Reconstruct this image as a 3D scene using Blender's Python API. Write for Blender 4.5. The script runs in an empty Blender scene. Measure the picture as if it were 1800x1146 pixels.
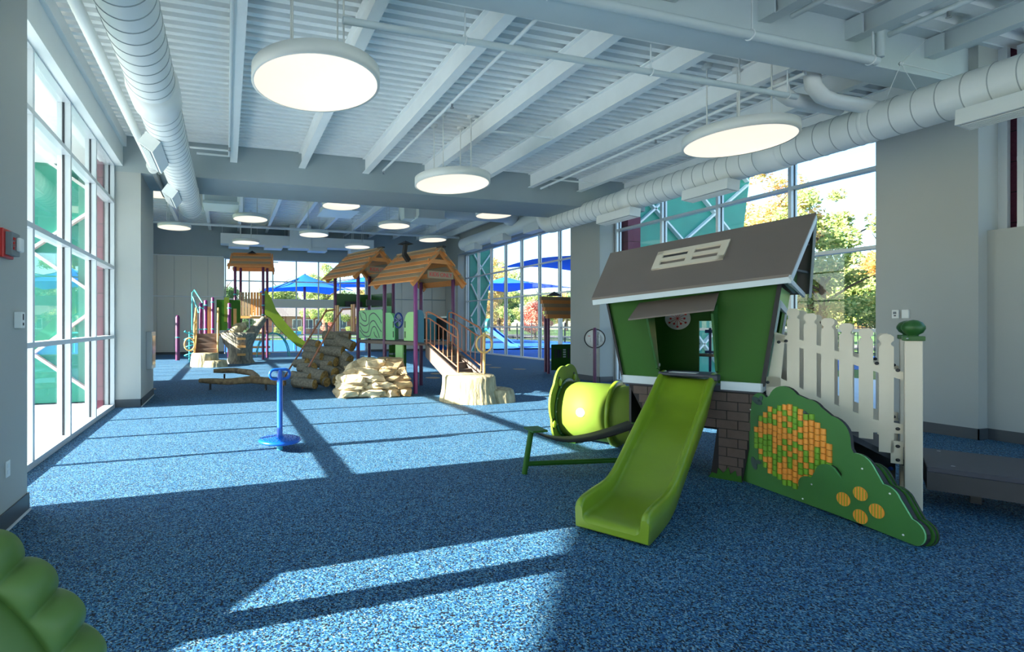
import bpy, bmesh, math, random
from math import sin, cos, pi, radians, sqrt, atan2
from mathutils import Vector, Matrix, noise
random.seed(7)
S = bpy.context.scene
COL = S.collection
# ---------------------------------------------------------------- camera
cam = bpy.data.cameras.new('camera'); camo = bpy.data.objects.new('camera', cam); COL.objects.link(camo)
camo.location = (0, 0, 1.45); camo.rotation_euler = (radians(90), 0, radians(-16.02))
cam.sensor_fit = 'HORIZONTAL'; cam.sensor_width = 36; cam.lens = 895/1800*36
cam.shift_x = (900-655)/1800; cam.shift_y = (572-573)/1800
cam.clip_end = 400; cam.clip_start = 0.05
S.camera = camo
# ---------------------------------------------------------------- sky, sun, exposure
W = bpy.data.worlds.new('sky'); S.world = W; W.use_nodes = True
wn = W.node_tree.nodes; wl = W.node_tree.links
sky = wn.new('ShaderNodeTexSky'); sky.sky_type = 'NISHITA'; sky.sun_disc = False
sky.sun_elevation = radians(30); sky.sun_rotation = radians(-93); sky.air_density = 1.0; sky.dust_density = .6; sky.ozone_density = 2.2
hsv = wn.new('ShaderNodeHueSaturation'); hsv.inputs['Saturation'].default_value = 1.1
wl.new(sky.outputs[0], hsv.inputs['Color']); wl.new(hsv.outputs[0], wn['Background'].inputs[0])
wn['Background'].inputs[1].default_value = .54
SUN_DIR = Vector((1, .055, -.413)).normalized()
sl = bpy.data.lights.new('sun', 'SUN'); sl.energy = 33; sl.angle = radians(.5); sl.color = (1, .92, .80)
so = bpy.data.objects.new('sun', sl); COL.objects.link(so); so.rotation_euler = SUN_DIR.to_track_quat('-Z', 'Y').to_euler()
so.location = (-20, 0, 15)
S.view_settings.view_transform = 'Standard'; S.view_settings.look = 'None'
S.view_settings.exposure = 0.0; S.view_settings.gamma = 1; S.view_settings.use_curve_mapping = False
LAMP = 1.02

# ---------------------------------------------------------------- materials
def s2l(v):
    v = v/255; return v/12.92 if v <= .04045 else ((v+.055)/1.055)**2.4
def rgb(r, g, b): return (s2l(r), s2l(g), s2l(b), 1)
def mat(name, col, rough=.5, metal=0, nscale=0, namt=.0, bump=0, bscale=40, spec=.5, col2=None, stretch=None):
    m = bpy.data.materials.new(name); m.use_nodes = True; nt = m.node_tree; n = nt.nodes; l = nt.links
    b = n['Principled BSDF']; b.inputs['Base Color'].default_value = col; b.inputs['Roughness'].default_value = rough
    b.inputs['Metallic'].default_value = metal; b.inputs['Specular IOR Level'].default_value = spec
    tc = n.new('ShaderNodeTexCoord'); vec = tc.outputs['Object']
    if stretch:
        mp = n.new('ShaderNodeMapping'); mp.inputs['Scale'].default_value = stretch; l.new(vec, mp.inputs[0]); vec = mp.outputs[0]
    if namt or col2:
        t = n.new('ShaderNodeTexNoise'); t.inputs['Scale'].default_value = nscale or 6; t.inputs['Detail'].default_value = 5
        l.new(vec, t.inputs['Vector'])
        mx = n.new('ShaderNodeMix'); mx.data_type = 'RGBA'
        c2 = col2 or tuple(max(0, c*(1-namt)) for c in col[:3])+(1,)
        mx.inputs[6].default_value = col; mx.inputs[7].default_value = c2
        cr = n.new('ShaderNodeValToRGB'); cr.color_ramp.elements[0].position = .35; cr.color_ramp.elements[1].position = .65
        l.new(t.outputs[0], cr.inputs[0]); l.new(cr.outputs[0], mx.inputs[0]); l.new(mx.outputs[2], b.inputs['Base Color'])
    if bump:
        t2 = n.new('ShaderNodeTexNoise'); t2.inputs['Scale'].default_value = bscale; t2.inputs['Detail'].default_value = 4
        l.new(vec, t2.inputs['Vector']); bp = n.new('ShaderNodeBump'); bp.inputs['Strength'].default_value = bump; bp.inputs['Distance'].default_value = .02
        l.new(t2.outputs[0], bp.inputs['Height']); l.new(bp.outputs[0], b.inputs['Normal'])
    return m
def emat(name, col, e):
    m = bpy.data.materials.new(name); m.use_nodes = True; b = m.node_tree.nodes['Principled BSDF']
    b.inputs['Base Color'].default_value = (.35, .35, .35, 1); b.inputs['Emission Color'].default_value = col; b.inputs['Emission Strength'].default_value = e
    return m
def glass_mat(name, tint=(1, 1, 1, 1)):
    m = bpy.data.materials.new(name); m.use_nodes = True; nt = m.node_tree; n = nt.nodes; l = nt.links
    n.remove(n['Principled BSDF']); out = n['Material Output']
    tr = n.new('ShaderNodeBsdfTransparent'); tr.inputs[0].default_value = tint
    gl = n.new('ShaderNodeBsdfGlossy'); gl.inputs['Roughness'].default_value = .01
    lw = n.new('ShaderNodeLayerWeight'); lw.inputs[0].default_value = .5
    pw = n.new('ShaderNodeMath'); pw.operation = 'POWER'; pw.inputs[1].default_value = 5; l.new(lw.outputs['Facing'], pw.inputs[0])
    ma = n.new('ShaderNodeMath'); ma.operation = 'MULTIPLY_ADD'; ma.inputs[1].default_value = .9; ma.inputs[2].default_value = .03; l.new(pw.outputs[0], ma.inputs[0])
    mx = n.new('ShaderNodeMixShader'); l.new(ma.outputs[0], mx.inputs[0]); l.new(tr.outputs[0], mx.inputs[1]); l.new(gl.outputs[0], mx.inputs[2])
    l.new(mx.outputs[0], out.inputs[0]); return m
def rubber_mat(name, stops, scale=120):
    m = bpy.data.materials.new(name); m.use_nodes = True; nt = m.node_tree; n = nt.nodes; l = nt.links
    b = n['Principled BSDF']; b.inputs['Roughness'].default_value = .75; b.inputs['Specular IOR Level'].default_value = .35
    tc = n.new('ShaderNodeTexCoord'); v = n.new('ShaderNodeTexVoronoi'); v.inputs['Scale'].default_value = scale
    l.new(tc.outputs['Object'], v.inputs['Vector'])
    sp = n.new('ShaderNodeSeparateColor'); l.new(v.outputs['Color'], sp.inputs[0])
    cr = n.new('ShaderNodeValToRGB'); cr.color_ramp.interpolation = 'CONSTANT'
    e = cr.color_ramp.elements; e[0].position = 0; e[0].color = stops[0][1]; e[1].position = stops[1][0]; e[1].color = stops[1][1]
    for p, c in stops[2:]:
        x = e.new(p); x.color = c
    l.new(sp.outputs[0], cr.inputs[0]); l.new(cr.outputs[0], b.inputs['Base Color'])
    bp = n.new('ShaderNodeBump'); bp.inputs['Strength'].default_value = .6; bp.inputs['Distance'].default_value = .004
    l.new(sp.outputs[1], bp.inputs['Height']); l.new(bp.outputs[0], b.inputs['Normal']); return m
def leaf_mat(name, cols):
    m = bpy.data.materials.new(name); m.use_nodes = True; nt = m.node_tree; n = nt.nodes; l = nt.links
    b = n['Principled BSDF']; b.inputs['Roughness'].default_value = .7
    g = n.new('ShaderNodeNewGeometry'); cr = n.new('ShaderNodeValToRGB'); e = cr.color_ramp.elements
    e[0].color = cols[0]; e[1].color = cols[-1]
    for i, c in enumerate(cols[1:-1]):
        x = e.new((i+1)/(len(cols)-1)); x.color = c
    l.new(g.outputs['Random Per Island'], cr.inputs[0]); l.new(cr.outputs[0], b.inputs['Base Color'])
    tl = n.new('ShaderNodeBsdfTranslucent'); l.new(cr.outputs[0], tl.inputs[0])
    mx = n.new('ShaderNodeMixShader'); mx.inputs[0].default_value = .35; l.new(b.outputs[0], mx.inputs[1]); l.new(tl.outputs[0], mx.inputs[2])
    l.new(mx.outputs[0], n['Material Output'].inputs[0]); return m
M = dict(
 wall=mat('wall_paint', rgb(172, 176, 174), .6, nscale=1.2, namt=.03),
 wallback=mat('wall_panel', rgb(212, 212, 204), .6), white=mat('white_paint', rgb(226, 232, 234), .5, nscale=3, namt=.03),
 beam=mat('bulkhead_paint', rgb(158, 170, 174), .6, nscale=2, namt=.04),
 base=mat('cove_base', rgb(72, 78, 84), .45), alu=mat('aluminium', rgb(205, 212, 218), .35, .25), alud=mat('gasket', rgb(30, 36, 46), .5),
 deck=mat('painted_deck', rgb(240, 244, 244), .45, nscale=5, namt=.03), duct=mat('painted_duct', rgb(232, 236, 236), .4, nscale=2, namt=.03),
 seam=mat('duct_seam', rgb(165, 174, 178), .5), grille=mat('grille', rgb(120, 128, 132), .5),
 gsteel=mat('girder_paint', rgb(202, 214, 218), .5, nscale=2, namt=.05),
 lampw=mat('lamp_housing', rgb(225, 226, 222), .4), lamp=emat('lamp_glow', (1, .90, .73, 1), LAMP),
 glass=glass_mat('glass', (.97, 1, .99, 1)),
 green=mat('green_panel', rgb(44, 94, 24), .5, spec=.25, nscale=3, namt=.06), greend=mat('dark_green', rgb(44, 92, 40), .4),
 slide=mat('green_slide_plastic', rgb(130, 158, 38), .3, nscale=3, namt=.12), lime=mat('lime_plastic', rgb(106, 130, 48), .6, nscale=2, namt=.1, spec=.2),
 brown=mat('brown_roof_panel', rgb(118, 106, 98), .5, nscale=2, namt=.06, bump=.1, bscale=200), black=mat('black_rubber', rgb(35, 34, 36), .6),
 brick=mat('brown_brick', rgb(92, 74, 66), .6, nscale=20, namt=.12), mortar=mat('brick_joint', rgb(28, 22, 22), .7),
 trimw=mat('pale_trim', rgb(205, 214, 218), .45), cream=mat('cream_plastic', rgb(220, 208, 188), .45, nscale=4, namt=.04),
 tan=mat('tan_plastic', rgb(178, 160, 142), .5), purple=mat('purple_powder_coat', rgb(92, 42, 84), .35), magenta=mat('plum_powder_coat', rgb(120, 40, 110), .35),
 teal=mat('teal_metal', rgb(60, 170, 180), .35), tealp=mat('teal_cladding', rgb(44, 150, 128), .45, nscale=2, namt=.15),
 tealblue=mat('teal_blue_panel', rgb(50, 115, 140), .45),
 orange=mat('orange_board', rgb(214, 138, 74), .6, nscale=9, namt=.12, stretch=(1, 8, 8)), boardb=mat('brown_board', rgb(158, 134, 106), .6, nscale=9, namt=.12, stretch=(1, 8, 8)),
 wood=mat('tan_board', rgb(214, 160, 96), .5, nscale=8, namt=.1), copper=mat('copper_rail', rgb(176, 112, 82), .4), sand=mat('sand_rail', rgb(206, 168, 104), .4),
 step=mat('grey_brown_step', rgb(112, 96, 88), .6), dark=mat('charcoal', rgb(52, 52, 56), .5),
 bark=mat('moulded_bark', rgb(150, 146, 132), .85, nscale=14, col2=rgb(104, 104, 98), bump=.8, bscale=26, stretch=(1, 1, .35)),
 barkl=mat('pale_moulded_bark', rgb(196, 184, 150), .85, nscale=12, col2=rgb(150, 138, 108), bump=.9, bscale=22, stretch=(1, 1, .3)),
 logside=mat('log_side', rgb(150, 140, 122), .8, nscale=26, col2=rgb(118, 108, 94), bump=.8, bscale=34), logend=mat('log_end', rgb(206, 164, 92), .8, nscale=18, col2=rgb(140, 104, 58), bump=.6, bscale=40),
 beamlog=mat('moulded_log', rgb(170, 142, 106), .8, nscale=10, col2=rgb(122, 98, 72), bump=.6, bscale=20), rock=mat('sandstone', rgb(222, 202, 164), .85, nscale=5, col2=rgb(178, 156, 120), bump=.9, bscale=9),
 rock2=mat('tan_stone', rgb(196, 168, 124), .85, nscale=6, col2=rgb(146, 122, 92), bump=.9, bscale=10),
 mint=mat('mint_panel', rgb(112, 186, 122), .4), mintl=mat('light_mint', rgb(148, 200, 128), .4), slate=mat('slate_groove', rgb(66, 86, 84), .5),
 blue=mat('blue_plastic', rgb(10, 90, 190), .3), blued=mat('dark_blue_plastic', rgb(20, 50, 120), .35), cyan=mat('cyan_steel', rgb(60, 170, 190), .4),
 tileo=mat('orange_tile', rgb(246, 158, 58), .4), tileg=mat('green_tile', rgb(120, 170, 40), .4), red=mat('red_plastic', rgb(200, 44, 40), .35),
 yellow=mat('yellow_print', rgb(235, 190, 60), .4), pfoot=mat('steel', rgb(170, 172, 176), .3, .8),
 pad=mat('green_padded_vinyl', rgb(92, 124, 56), .5, nscale=2, namt=.2), charcoal=mat('grey_deck', rgb(58, 60, 72), .5, nscale=30, namt=.1),
 plate=mat('white_device', rgb(232, 234, 232), .4), tan_dot=mat('tan_rubber', rgb(190, 165, 135), .8, nscale=120, namt=.3),
 maroon=mat('maroon_brick', rgb(120, 60, 80), .8, nscale=30, namt=.15), concrete=mat('concrete', rgb(206, 212, 216), .8, nscale=2, namt=.06),
 grass=mat('grass', rgb(96, 128, 60), .9, nscale=3, col2=rgb(70, 104, 46), bump=.6, bscale=30), asphalt=mat('asphalt', rgb(118, 116, 116), .9),
 sail=mat('blue_shade_fabric', rgb(20, 110, 215), .7), trunk=mat('tree_bark', rgb(96, 82, 70), .9, nscale=12, namt=.3),
 brickh=mat('house_brick', rgb(150, 96, 80), .8, nscale=30, namt=.15), roofh=mat('house_roof', rgb(120, 112, 108), .8, nscale=20, namt=.1),
 win=mat('dark_window', rgb(70, 84, 96), .15), carw=mat('white_car_paint', rgb(220, 222, 226), .25), cars=mat('silver_car_paint', rgb(120, 128, 140), .25, .5),
 carr=mat('red_car_paint', rgb(160, 40, 40), .25), tyre=mat('tyre', rgb(24, 24, 24), .8),
)
M['leaf_g'] = leaf_mat('green_leaves', [rgb(104, 136, 74), rgb(140, 164, 88), rgb(172, 184, 110), rgb(214, 204, 130)])
M['leaf_y'] = leaf_mat('yellow_leaves', [rgb(160, 164, 90), rgb(218, 200, 120), rgb(232, 200, 132), rgb(230, 180, 140)])
M['leaf_r'] = leaf_mat('red_leaves', [rgb(214, 130, 118), rgb(232, 160, 140), rgb(240, 190, 165)])
M['leaf_d'] = leaf_mat('dark_leaves', [rgb(76, 108, 72), rgb(100, 134, 86), rgb(130, 154, 104)])
M['floor'] = rubber_mat('blue_speckled_rubber', [(0, rgb(10, 18, 34)), (.28, rgb(12, 76, 128)), (.52, rgb(50, 110, 150)), (.74, rgb(82, 132, 162)), (.88, rgb(104, 156, 186)), (.96, rgb(140, 168, 184))], 135)
M['outrub'] = rubber_mat('outdoor_blue_rubber', [(0, rgb(20, 60, 130)), (.25, rgb(20, 100, 190)), (.7, rgb(50, 130, 210))], 60)

# ---------------------------------------------------------------- mesh builder
class MB:
    def __init__(s): s.v = []; s.f = []; s.m = []; s.sm = []
    def add(s, vs, fs, mi=0, smooth=False):
        o = len(s.v); s.v += [tuple(v) for v in vs]
        for f in fs: s.f.append([i+o for i in f]); s.m.append(mi); s.sm.append(smooth)
        return s
    def box(s, x0, x1, y0, y1, z0, z1, mi=0):
        return s.add([(x0,y0,z0),(x1,y0,z0),(x1,y1,z0),(x0,y1,z0),(x0,y0,z1),(x1,y0,z1),(x1,y1,z1),(x0,y1,z1)],
                     [(0,3,2,1),(4,5,6,7),(0,1,5,4),(1,2,6,5),(2,3,7,6),(3,0,4,7)], mi)
    def bar(s, p, q, w, h, up=(0,0,1), mi=0):
        p = Vector(p); q = Vector(q); d = (q-p).normalized(); u = Vector(up)
        if abs(d.dot(u)) > .98: u = Vector((1,0,0))
        r = d.cross(u).normalized(); u = r.cross(d)
        vs = []
        for c in (p, q):
            for a, b in ((-1,-1),(1,-1),(1,1),(-1,1)): vs.append(c+r*a*w/2+u*b*h/2)
        return s.add(vs, [(0,1,2,3),(7,6,5,4),(0,4,5,1),(1,5,6,2),(2,6,7,3),(3,7,4,0)], mi)
    def tube(s, pts, r, n=12, closed=False, caps=True, mi=0, rs=None):
        P = [Vector(p) for p in pts]; N = len(P); rings = []; up = None; o = len(s.v)
        for i, p in enumerate(P):
            if closed: d = (P[(i+1) % N]-P[i-1]).normalized()
            else: d = (P[min(i+1, N-1)]-P[max(i-1, 0)]).normalized()
            if up is None:
                up = Vector((0,0,1)) if abs(d.z) < .9 else Vector((1,0,0))
            a = d.cross(up)
            if a.length < 1e-5: a = d.orthogonal()
            a.normalize(); up = a.cross(d).normalized()
            rr = rs[i] if rs else r
            rings.append([p+(a*cos(2*pi*k/n)+up*sin(2*pi*k/n))*rr for k in range(n)])
        vs = [v for R in rings for v in R]; fs = []
        for i in range(N if closed else N-1):
            j = (i+1) % N
            for k in range(n): fs.append((i*n+k, i*n+(k+1) % n, j*n+(k+1) % n, j*n+k))
        s.add(vs, fs, mi, True)
        if caps and not closed:
            s.add(rings[0], [tuple(range(n))[::-1]], mi); s.add(rings[-1], [tuple(range(n))], mi)
        return s
    def lathe(s, c, prof, n=32, axis='z', mi=0, smooth=True, wob=None):
        c = Vector(c); vs = []; fs = []
        for r, z in prof:
            for k in range(n):
                a = 2*pi*k/n; rr = r*(wob(a, z) if wob else 1)
                if axis == 'z': vs.append(c+Vector((rr*cos(a), rr*sin(a), z)))
                elif axis == 'y': vs.append(c+Vector((rr*cos(a), z, rr*sin(a))))
                else: vs.append(c+Vector((z, rr*cos(a), rr*sin(a))))
        for i in range(len(prof)-1):
            for k in range(n): fs.append((i*n+k, i*n+(k+1) % n, (i+1)*n+(k+1) % n, (i+1)*n+k))
        s.add(vs, fs, mi, smooth); return s
    def prism(s, poly, t, fr=None, mi=0, mi2=None):
        """poly: 2-D outline extruded by t; fr maps (a, b, depth) to 3-D (default a=x, b=z, depth=y)"""
        fr = fr or (lambda a, b, c: (a, c, b)); n = len(poly)
        t0, t1 = t if isinstance(t, tuple) else (0, t)
        vs = [fr(a, b, t0) for a, b in poly]+[fr(a, b, t1) for a, b in poly]
        s.add(vs, [tuple(range(n)), tuple(range(2*n-1, n-1, -1))], mi)
        s.add(vs, [(i, i+n, (i+1) % n+n, (i+1) % n) for i in range(n)], mi if mi2 is None else mi2); return s
    def sphere(s, c, r, n=16, mi=0, sc=(1,1,1)):
        c = Vector(c); m = n//2; vs = []; fs = []
        for i in range(m+1):
            t = pi*i/m
            for k in range(n):
                a = 2*pi*k/n; vs.append((c.x+r*sc[0]*sin(t)*cos(a), c.y+r*sc[1]*sin(t)*sin(a), c.z+r*sc[2]*cos(t)))
        for i in range(m):
            for k in range(n): fs.append((i*n+k, (i+1)*n+k, (i+1)*n+(k+1) % n, i*n+(k+1) % n))
        s.add(vs, fs, mi, True); return s
    def mesh(s, name, mats):
        me = bpy.data.meshes.new(name); me.from_pydata(s.v, [], s.f)
        for m in (mats if isinstance(mats, (list, tuple)) else [mats]): me.materials.append(m)
        me.polygons.foreach_set('material_index', s.m); me.polygons.foreach_set('use_smooth', s.sm)
        bm = bmesh.new(); bm.from_mesh(me); bmesh.ops.recalc_face_normals(bm, faces=bm.faces); bm.to_mesh(me); bm.free()
        me.update(); return me
    def build(s, name, mats, parent=None, bevel=0, **kw):
        o = bpy.data.objects.new(name, s.mesh(name, mats)); COL.objects.link(o)
        if parent: o.parent = parent
        if bevel:
            b = o.modifiers.new('bevel', 'BEVEL'); b.width = bevel; b.segments = 2; b.limit_method = 'ANGLE'
        tag(o, **kw); return o
def tag(o, label=None, cat=None, group=None, kind=None):
    if label: o['label'] = label
    if cat: o['category'] = cat
    if group: o['group'] = group
    if kind: o['kind'] = kind
    return o
def thing(name, loc=(0,0,0), rz=0, label=None, cat=None, group=None, kind=None, scale=1):
    o = bpy.data.objects.new(name, None); COL.objects.link(o); o.location = loc; o.rotation_euler = (0,0,rz)
    o.empty_display_size = .2; o.scale = (scale,)*3
    return tag(o, label, cat, group, kind)
def inst(src, name, parent=None, loc=(0,0,0), rot=(0,0,0), scale=(1,1,1), **kw):
    o = bpy.data.objects.new(name, src if isinstance(src, bpy.types.Mesh) else src.data); COL.objects.link(o)
    o.location = loc; o.rotation_euler = rot; o.scale = scale
    if parent: o.parent = parent
    return tag(o, **kw)
def dup(root, loc=None, rz=None, label=None, group=None):
    r = root.copy(); COL.objects.link(r)
    if loc is not None: r.location = loc
    if rz is not None: r.rotation_euler = (0,0,rz)
    if label: r['label'] = label
    if group: r['group'] = group
    for ch in list(root.children):
        c = ch.copy(); COL.objects.link(c); c.parent = r
        for g in list(ch.children):
            d = g.copy(); COL.objects.link(d); d.parent = c
    return r
def struct(mb, name, m, bevel=0): return mb.build(name, m, None, bevel, kind='structure')
def arc(cx, cy, r, a0, a1, n): return [(cx+r*cos(radians(a0+(a1-a0)*i/n)), cy+r*sin(radians(a0+(a1-a0)*i/n))) for i in range(n+1)]
def text_mesh(s, size, m, parent, loc, rot, name='lettering', ext=.003, align='CENTER'):
    cu = bpy.data.curves.new(name, 'FONT'); cu.body = s; cu.size = size; cu.extrude = ext; cu.align_x = align; cu.align_y = 'CENTER'
    t = bpy.data.objects.new(name, cu); COL.objects.link(t)
    dg = bpy.context.evaluated_depsgraph_get(); me = bpy.data.meshes.new_from_object(t.evaluated_get(dg)); bpy.data.objects.remove(t)
    me.materials.clear(); me.materials.append(m); o = bpy.data.objects.new(name, me); COL.objects.link(o)
    o.location = loc; o.rotation_euler = rot; o.parent = parent; return o

# ---------------------------------------------------------------- floor, ceiling, walls
XL, XR, XF, XFL = -1.89, 9.6, 12.65, -4.25      # glass planes: left, right, far right, far left
PL, PR = -1.5, 9.15                            # pier faces
DK = 4.8
mb = MB(); mb.box(-2.0, 9.75, -3.5, 27.4, -.15, 0); mb.box(9.75, 12.8, 11.9, 27.4, -.15, 0); mb.box(-4.4, -2.0, 11.2, 27.4, -.15, 0)
fl = struct(mb, 'floor', M['floor'])
dotm = MB().lathe((0,0,0), [(0,.004),(.2,.004),(.21,0)], 24).mesh('floor_dot', M['tan_dot'])
for x, y in ((-2.1,13.25),(-1.75,12.55),(6.1,14.2),(5.5,13.1),(5.55,16.3),(9.2,16.9),(8.9,15.7),(9.35,14.9),(9.2,18.7)):
    inst(dotm, 'floor_dot', fl, (x, y, 0))
def wallbox(name, boxes, m=None):
    mb = MB()
    for b in boxes: mb.box(*b)
    return struct(mb, name, m or M['wall'])
wallbox('wall_left', [(-2.15, PL, 2.95, 4.20, 0, DK+.24), (-2.15, PL, 4.20, 4.58, 0, DK), (-2.15, -1.76, -3.5, 4.2, DK, DK+.24), (-2.03, -1.47, 9.88, 11.13, 0, 4.17), (-4.5, -2.15, 11.13, 11.5, 0, 6.8), (-2.15,-1.47,11.13,11.5,0,6.8),
   (-4.5, -4.2, 11.5, 14.2, 0, 6.8), (-4.5, -4.2, 23.2, 27.4, 0, 6.8), (-4.5, -4.2, 14.2, 23.2, 4.6, 6.8), (-2.15, PL, -3.5, -1.05, 0, DK+.24)])
wallbox('wall_right', [(PR, 9.8, 4.08, 5.14, 0, DK+.25), (PR, 9.8, 10.88, 12.03, 0, 6.8), (9.8, 12.9, 11.75, 12.03, 0, 6.8), (9.33, 9.9, -3.5, 4.08, 0, 2.66),
   (12.2, 12.9, 25.55, 27.4, 0, 6.8), (12.2, 12.9, 12.03, 25.55, 5.33, 6.8), (12.2, 12.9, 12.03, 13.4, 0, 5.33)])
wb = wallbox('wall_back', [(-4.5, -.1, 27.2, 27.5, 0, 6.8), (7.5, 12.9, 27.2, 27.5, 0, 6.8), (-.1, 7.5, 27.2, 27.5, 4.92, 6.8)], M['beam'])
wallbox('wall_rear', [(-2.15, 9.9, -3.8, -3.5, 4.3, DK+.3), (-2.15, -1.5, -3.8, -3.5, 0, 4.3), (9.2, 9.9, -3.8, -3.5, 0, 4.3)])
for i in range(5):    # raised acoustic panels with narrow joints on the back wall
    x = -4.1+i*.8
    for z0, z1 in ((.12, 2.88), (2.94, 4.94)):
        MB().box(x, x+.785, 27.165, 27.2, z0, z1).build('panel', M['wallback'], wb)
for x0, x1 in ((7.6, 8.55), (8.57, 9.5), (9.52, 10.42), (10.46, 11.33), (11.37, 12.18)):
    for z0, z1 in ((.12, 2.88), (2.94, 4.94)): MB().box(x0, x1, 27.165, 27.2, z0, z1).build('panel', M['wallback'], wb)
MB().box(-4.2, -.15, 27.13, 27.2, 2.885, 2.935).box(-4.2, -.15, 27.13, 27.2, 4.94, 4.98).build('batten', M['white'], wb)
# cove bases
mb = MB()
mb.box(PL, PL+.012, 2.95, 4.592, 0, .14); mb.box(-1.9, PL+.012, 4.58, 4.592, 0, .14)
mb.box(-1.47, -1.458, 9.868, 11.5, 0, .14); mb.box(-1.9, -1.458, 9.868, 9.88, 0, .14); mb.box(-4.2, -4.188, 11.5, 14.2, 0, .14)
struct(mb, 'baseboard_left', M['base'])
mb = MB()
mb.box(PR-.012, PR, 4.068, 5.14, 0, .14); mb.box(PR-.012, 9.33, 4.068, 4.08, 0, .14); mb.box(9.318, 9.33, -3.5, 4.08, 0, .14)
mb.box(PR-.012, PR, 10.868, 12.03, 0, .14); mb.box(PR-.012, 9.55, 10.868, 10.88, 0, .14); mb.box(12.188, 12.2, 12.03, 13.4, 0, .14); mb.box(12.188,12.2,25.55,27.2,0,.14)
struct(mb, 'baseboard_right', M['base'])
struct(MB().box(-4.2, -.1, 27.15, 27.2, 0, .12).box(7.5, 12.2, 27.15, 27.2, 0, .12), 'baseboard_back', M['base'])
# pale bead at the foot of the two left piers
struct(MB().box(PL+.012, PL+.024, 2.95, 4.6, 0, .014).box(-1.458, -1.446, 9.86, 11.5, 0, .014), 'trim_1', M['concrete'])
# soffit / header over the left windows
struct(MB().box(-2.1, -1.76, -3.5, 9.88, 4.27, DK).box(-1.76, -1.70, -3.5, 9.88, 4.62, DK), 'trim_2', M['white'])
# ceiling: deck, joists, girder, bulkhead
ce = thing('ceiling', kind='structure')
def corr(x0, x1, y0, y1, z, pitch, h, name, m):
    mb = MB(); prof = []; y = y0
    while y < y1:
        prof += [(y, z), (y+pitch*.44, z), (y+pitch*.56, z+h), (y+pitch*.92, z+h)]; y += pitch
    prof.append((y, z)); vs = []
    for a, b in prof: vs += [(x0, a, b), (x1, a, b)]
    n = len(prof); fs = [(2*i, 2*i+1, 2*i+3, 2*i+2) for i in range(n-1)]
    mb.add(vs, fs); mb.box(x0, x1, y0-.0, y, z+h+.01, z+h+.1); return mb.build(name, m, ce)
corr(-1.9, 9.8, 4.2, 9.9, DK, .155, .055, 'deck', M['deck'])
corr(-1.9, 9.9, -3.6, 4.2, DK+.22, .30, .09, 'deck', M['deck'])
corr(-4.4, 12.9, 11.1, 27.4, 6.62, .3, .05, 'deck', M['deck'])
def ibeam(mb, x, y0, y1, zb, zt, w=.13):
    mb.box(x-w/2, x+w/2, y0, y1, zb, zb+.015); mb.box(x-.008, x+.008, y0, y1, zb+.015, zt-.015); mb.box(x-w/2, x+w/2, y0, y1, zt-.015, zt)
for x in (-1.09, .13, 1.41, 2.69, 3.97, 5.2, 6.48, 7.74, 9.0):
    mb = MB(); ibeam(mb, x, 4.24, 9.88, 4.5, DK); mb.build('joist', M['deck'], ce)
for x in (-1.1, .35, 1.65, 3.0, 4.35, 5.66, 7.0, 8.4):
    mb = MB(); ibeam(mb, x, -3.5, 4.16, 4.76, DK+.22, .15); mb.build('joist', M['gsteel'], ce)
    MB().box(x-.1, x-.07, 4.0, 4.17, 4.76, 4.98).build('clip_plate', M['gsteel'], ce)
for i in range(12):
    mb = MB(); ibeam(mb, -3.6+i*1.4, 11.2, 27.2, 6.3, 6.62, .14); mb.build('joist', M['deck'], ce)
mb = MB(); mb.box(-1.9, 9.6, 4.03, 4.33, 4.43, 4.46); mb.box(-1.9, 9.6, 4.17, 4.19, 4.46, 5.0); mb.box(-1.9, 9.6, 4.03, 4.33, 5.0, 5.02)
mb.build('girder', M['gsteel'], ce)
mb = MB(); mb.box(-2.03, 9.6, 9.88, 11.12, 4.17, 6.7)
mb.build('bulkhead', M['beam'], ce)
for x0, x1, y in ((-1.0, .1, 9.3), (6.5, 7.7, 9.25), (3.98,5.19,7.2)):    # bridging between joists
    MB().tube([(x0, y, 4.52), (x1, y, 4.52)], .018, 8).build('bridging', M['deck'], ce)
# edge joist along the right windows
mb = MB(); mb.box(9.25, 9.6, 4.3, 9.88, 4.62, DK); mb.build('edge_beam', M['deck'], ce)

# ---------------------------------------------------------------- windows
def window(name, plane, c, ends, vs, rows, out, fr=.055, dep=.15, gl=True, zbot=0):
    """plane 'x' or 'y' at coordinate c; vs: mullion coordinates; rows: transom heights; out = +1/-1 outward sense"""
    w = thing(name, kind='structure')
    def bx(a0, a1, z0, z1, d0, d1, nm, m, par=w):
        lo, hi = sorted((c+out*d0, c+out*d1))
        mb = MB(); mb.box(lo, hi, a0, a1, z0, z1) if plane == 'x' else mb.box(a0, a1, lo, hi, z0, z1)
        return mb.build(nm, m, par)
    for i, v in enumerate(vs):
        o = bx(v-fr/2, v+fr/2, rows[0], rows[-1], 0, dep, 'mullion', M['alu'])
        bx(v-fr/2-.008, v+fr/2+.008, rows[0], rows[-1], dep*.45, dep*.62, 'gasket', M['alud'], o)
    for z in rows:
        bx(vs[0]-fr/2, vs[-1]+fr/2, z-(0 if z == rows[0] else fr/2), z+(.07 if z == rows[0] else fr/2), -.004, dep, 'transom', M['alu'])
    for a, b in zip(vs, vs[1:]):
        for z0, z1 in zip(rows, rows[1:]):
            bx(a+.01, b-.01, z0+.01, z1-.01, dep*.5, dep*.5+.008, 'pane', M['glass'])
    return w
window('window_1', 'x', XL, None, (4.61, 5.95, 7.25, 8.56, 9.85), (0, 1.25, 2.46, 3.62, 4.28), -1)
window('window_2', 'x', XR, None, (5.25, 6.64, 8.03, 9.42, 10.83), (0, 1.37, 2.66, 3.88, 4.83), 1)
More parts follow.
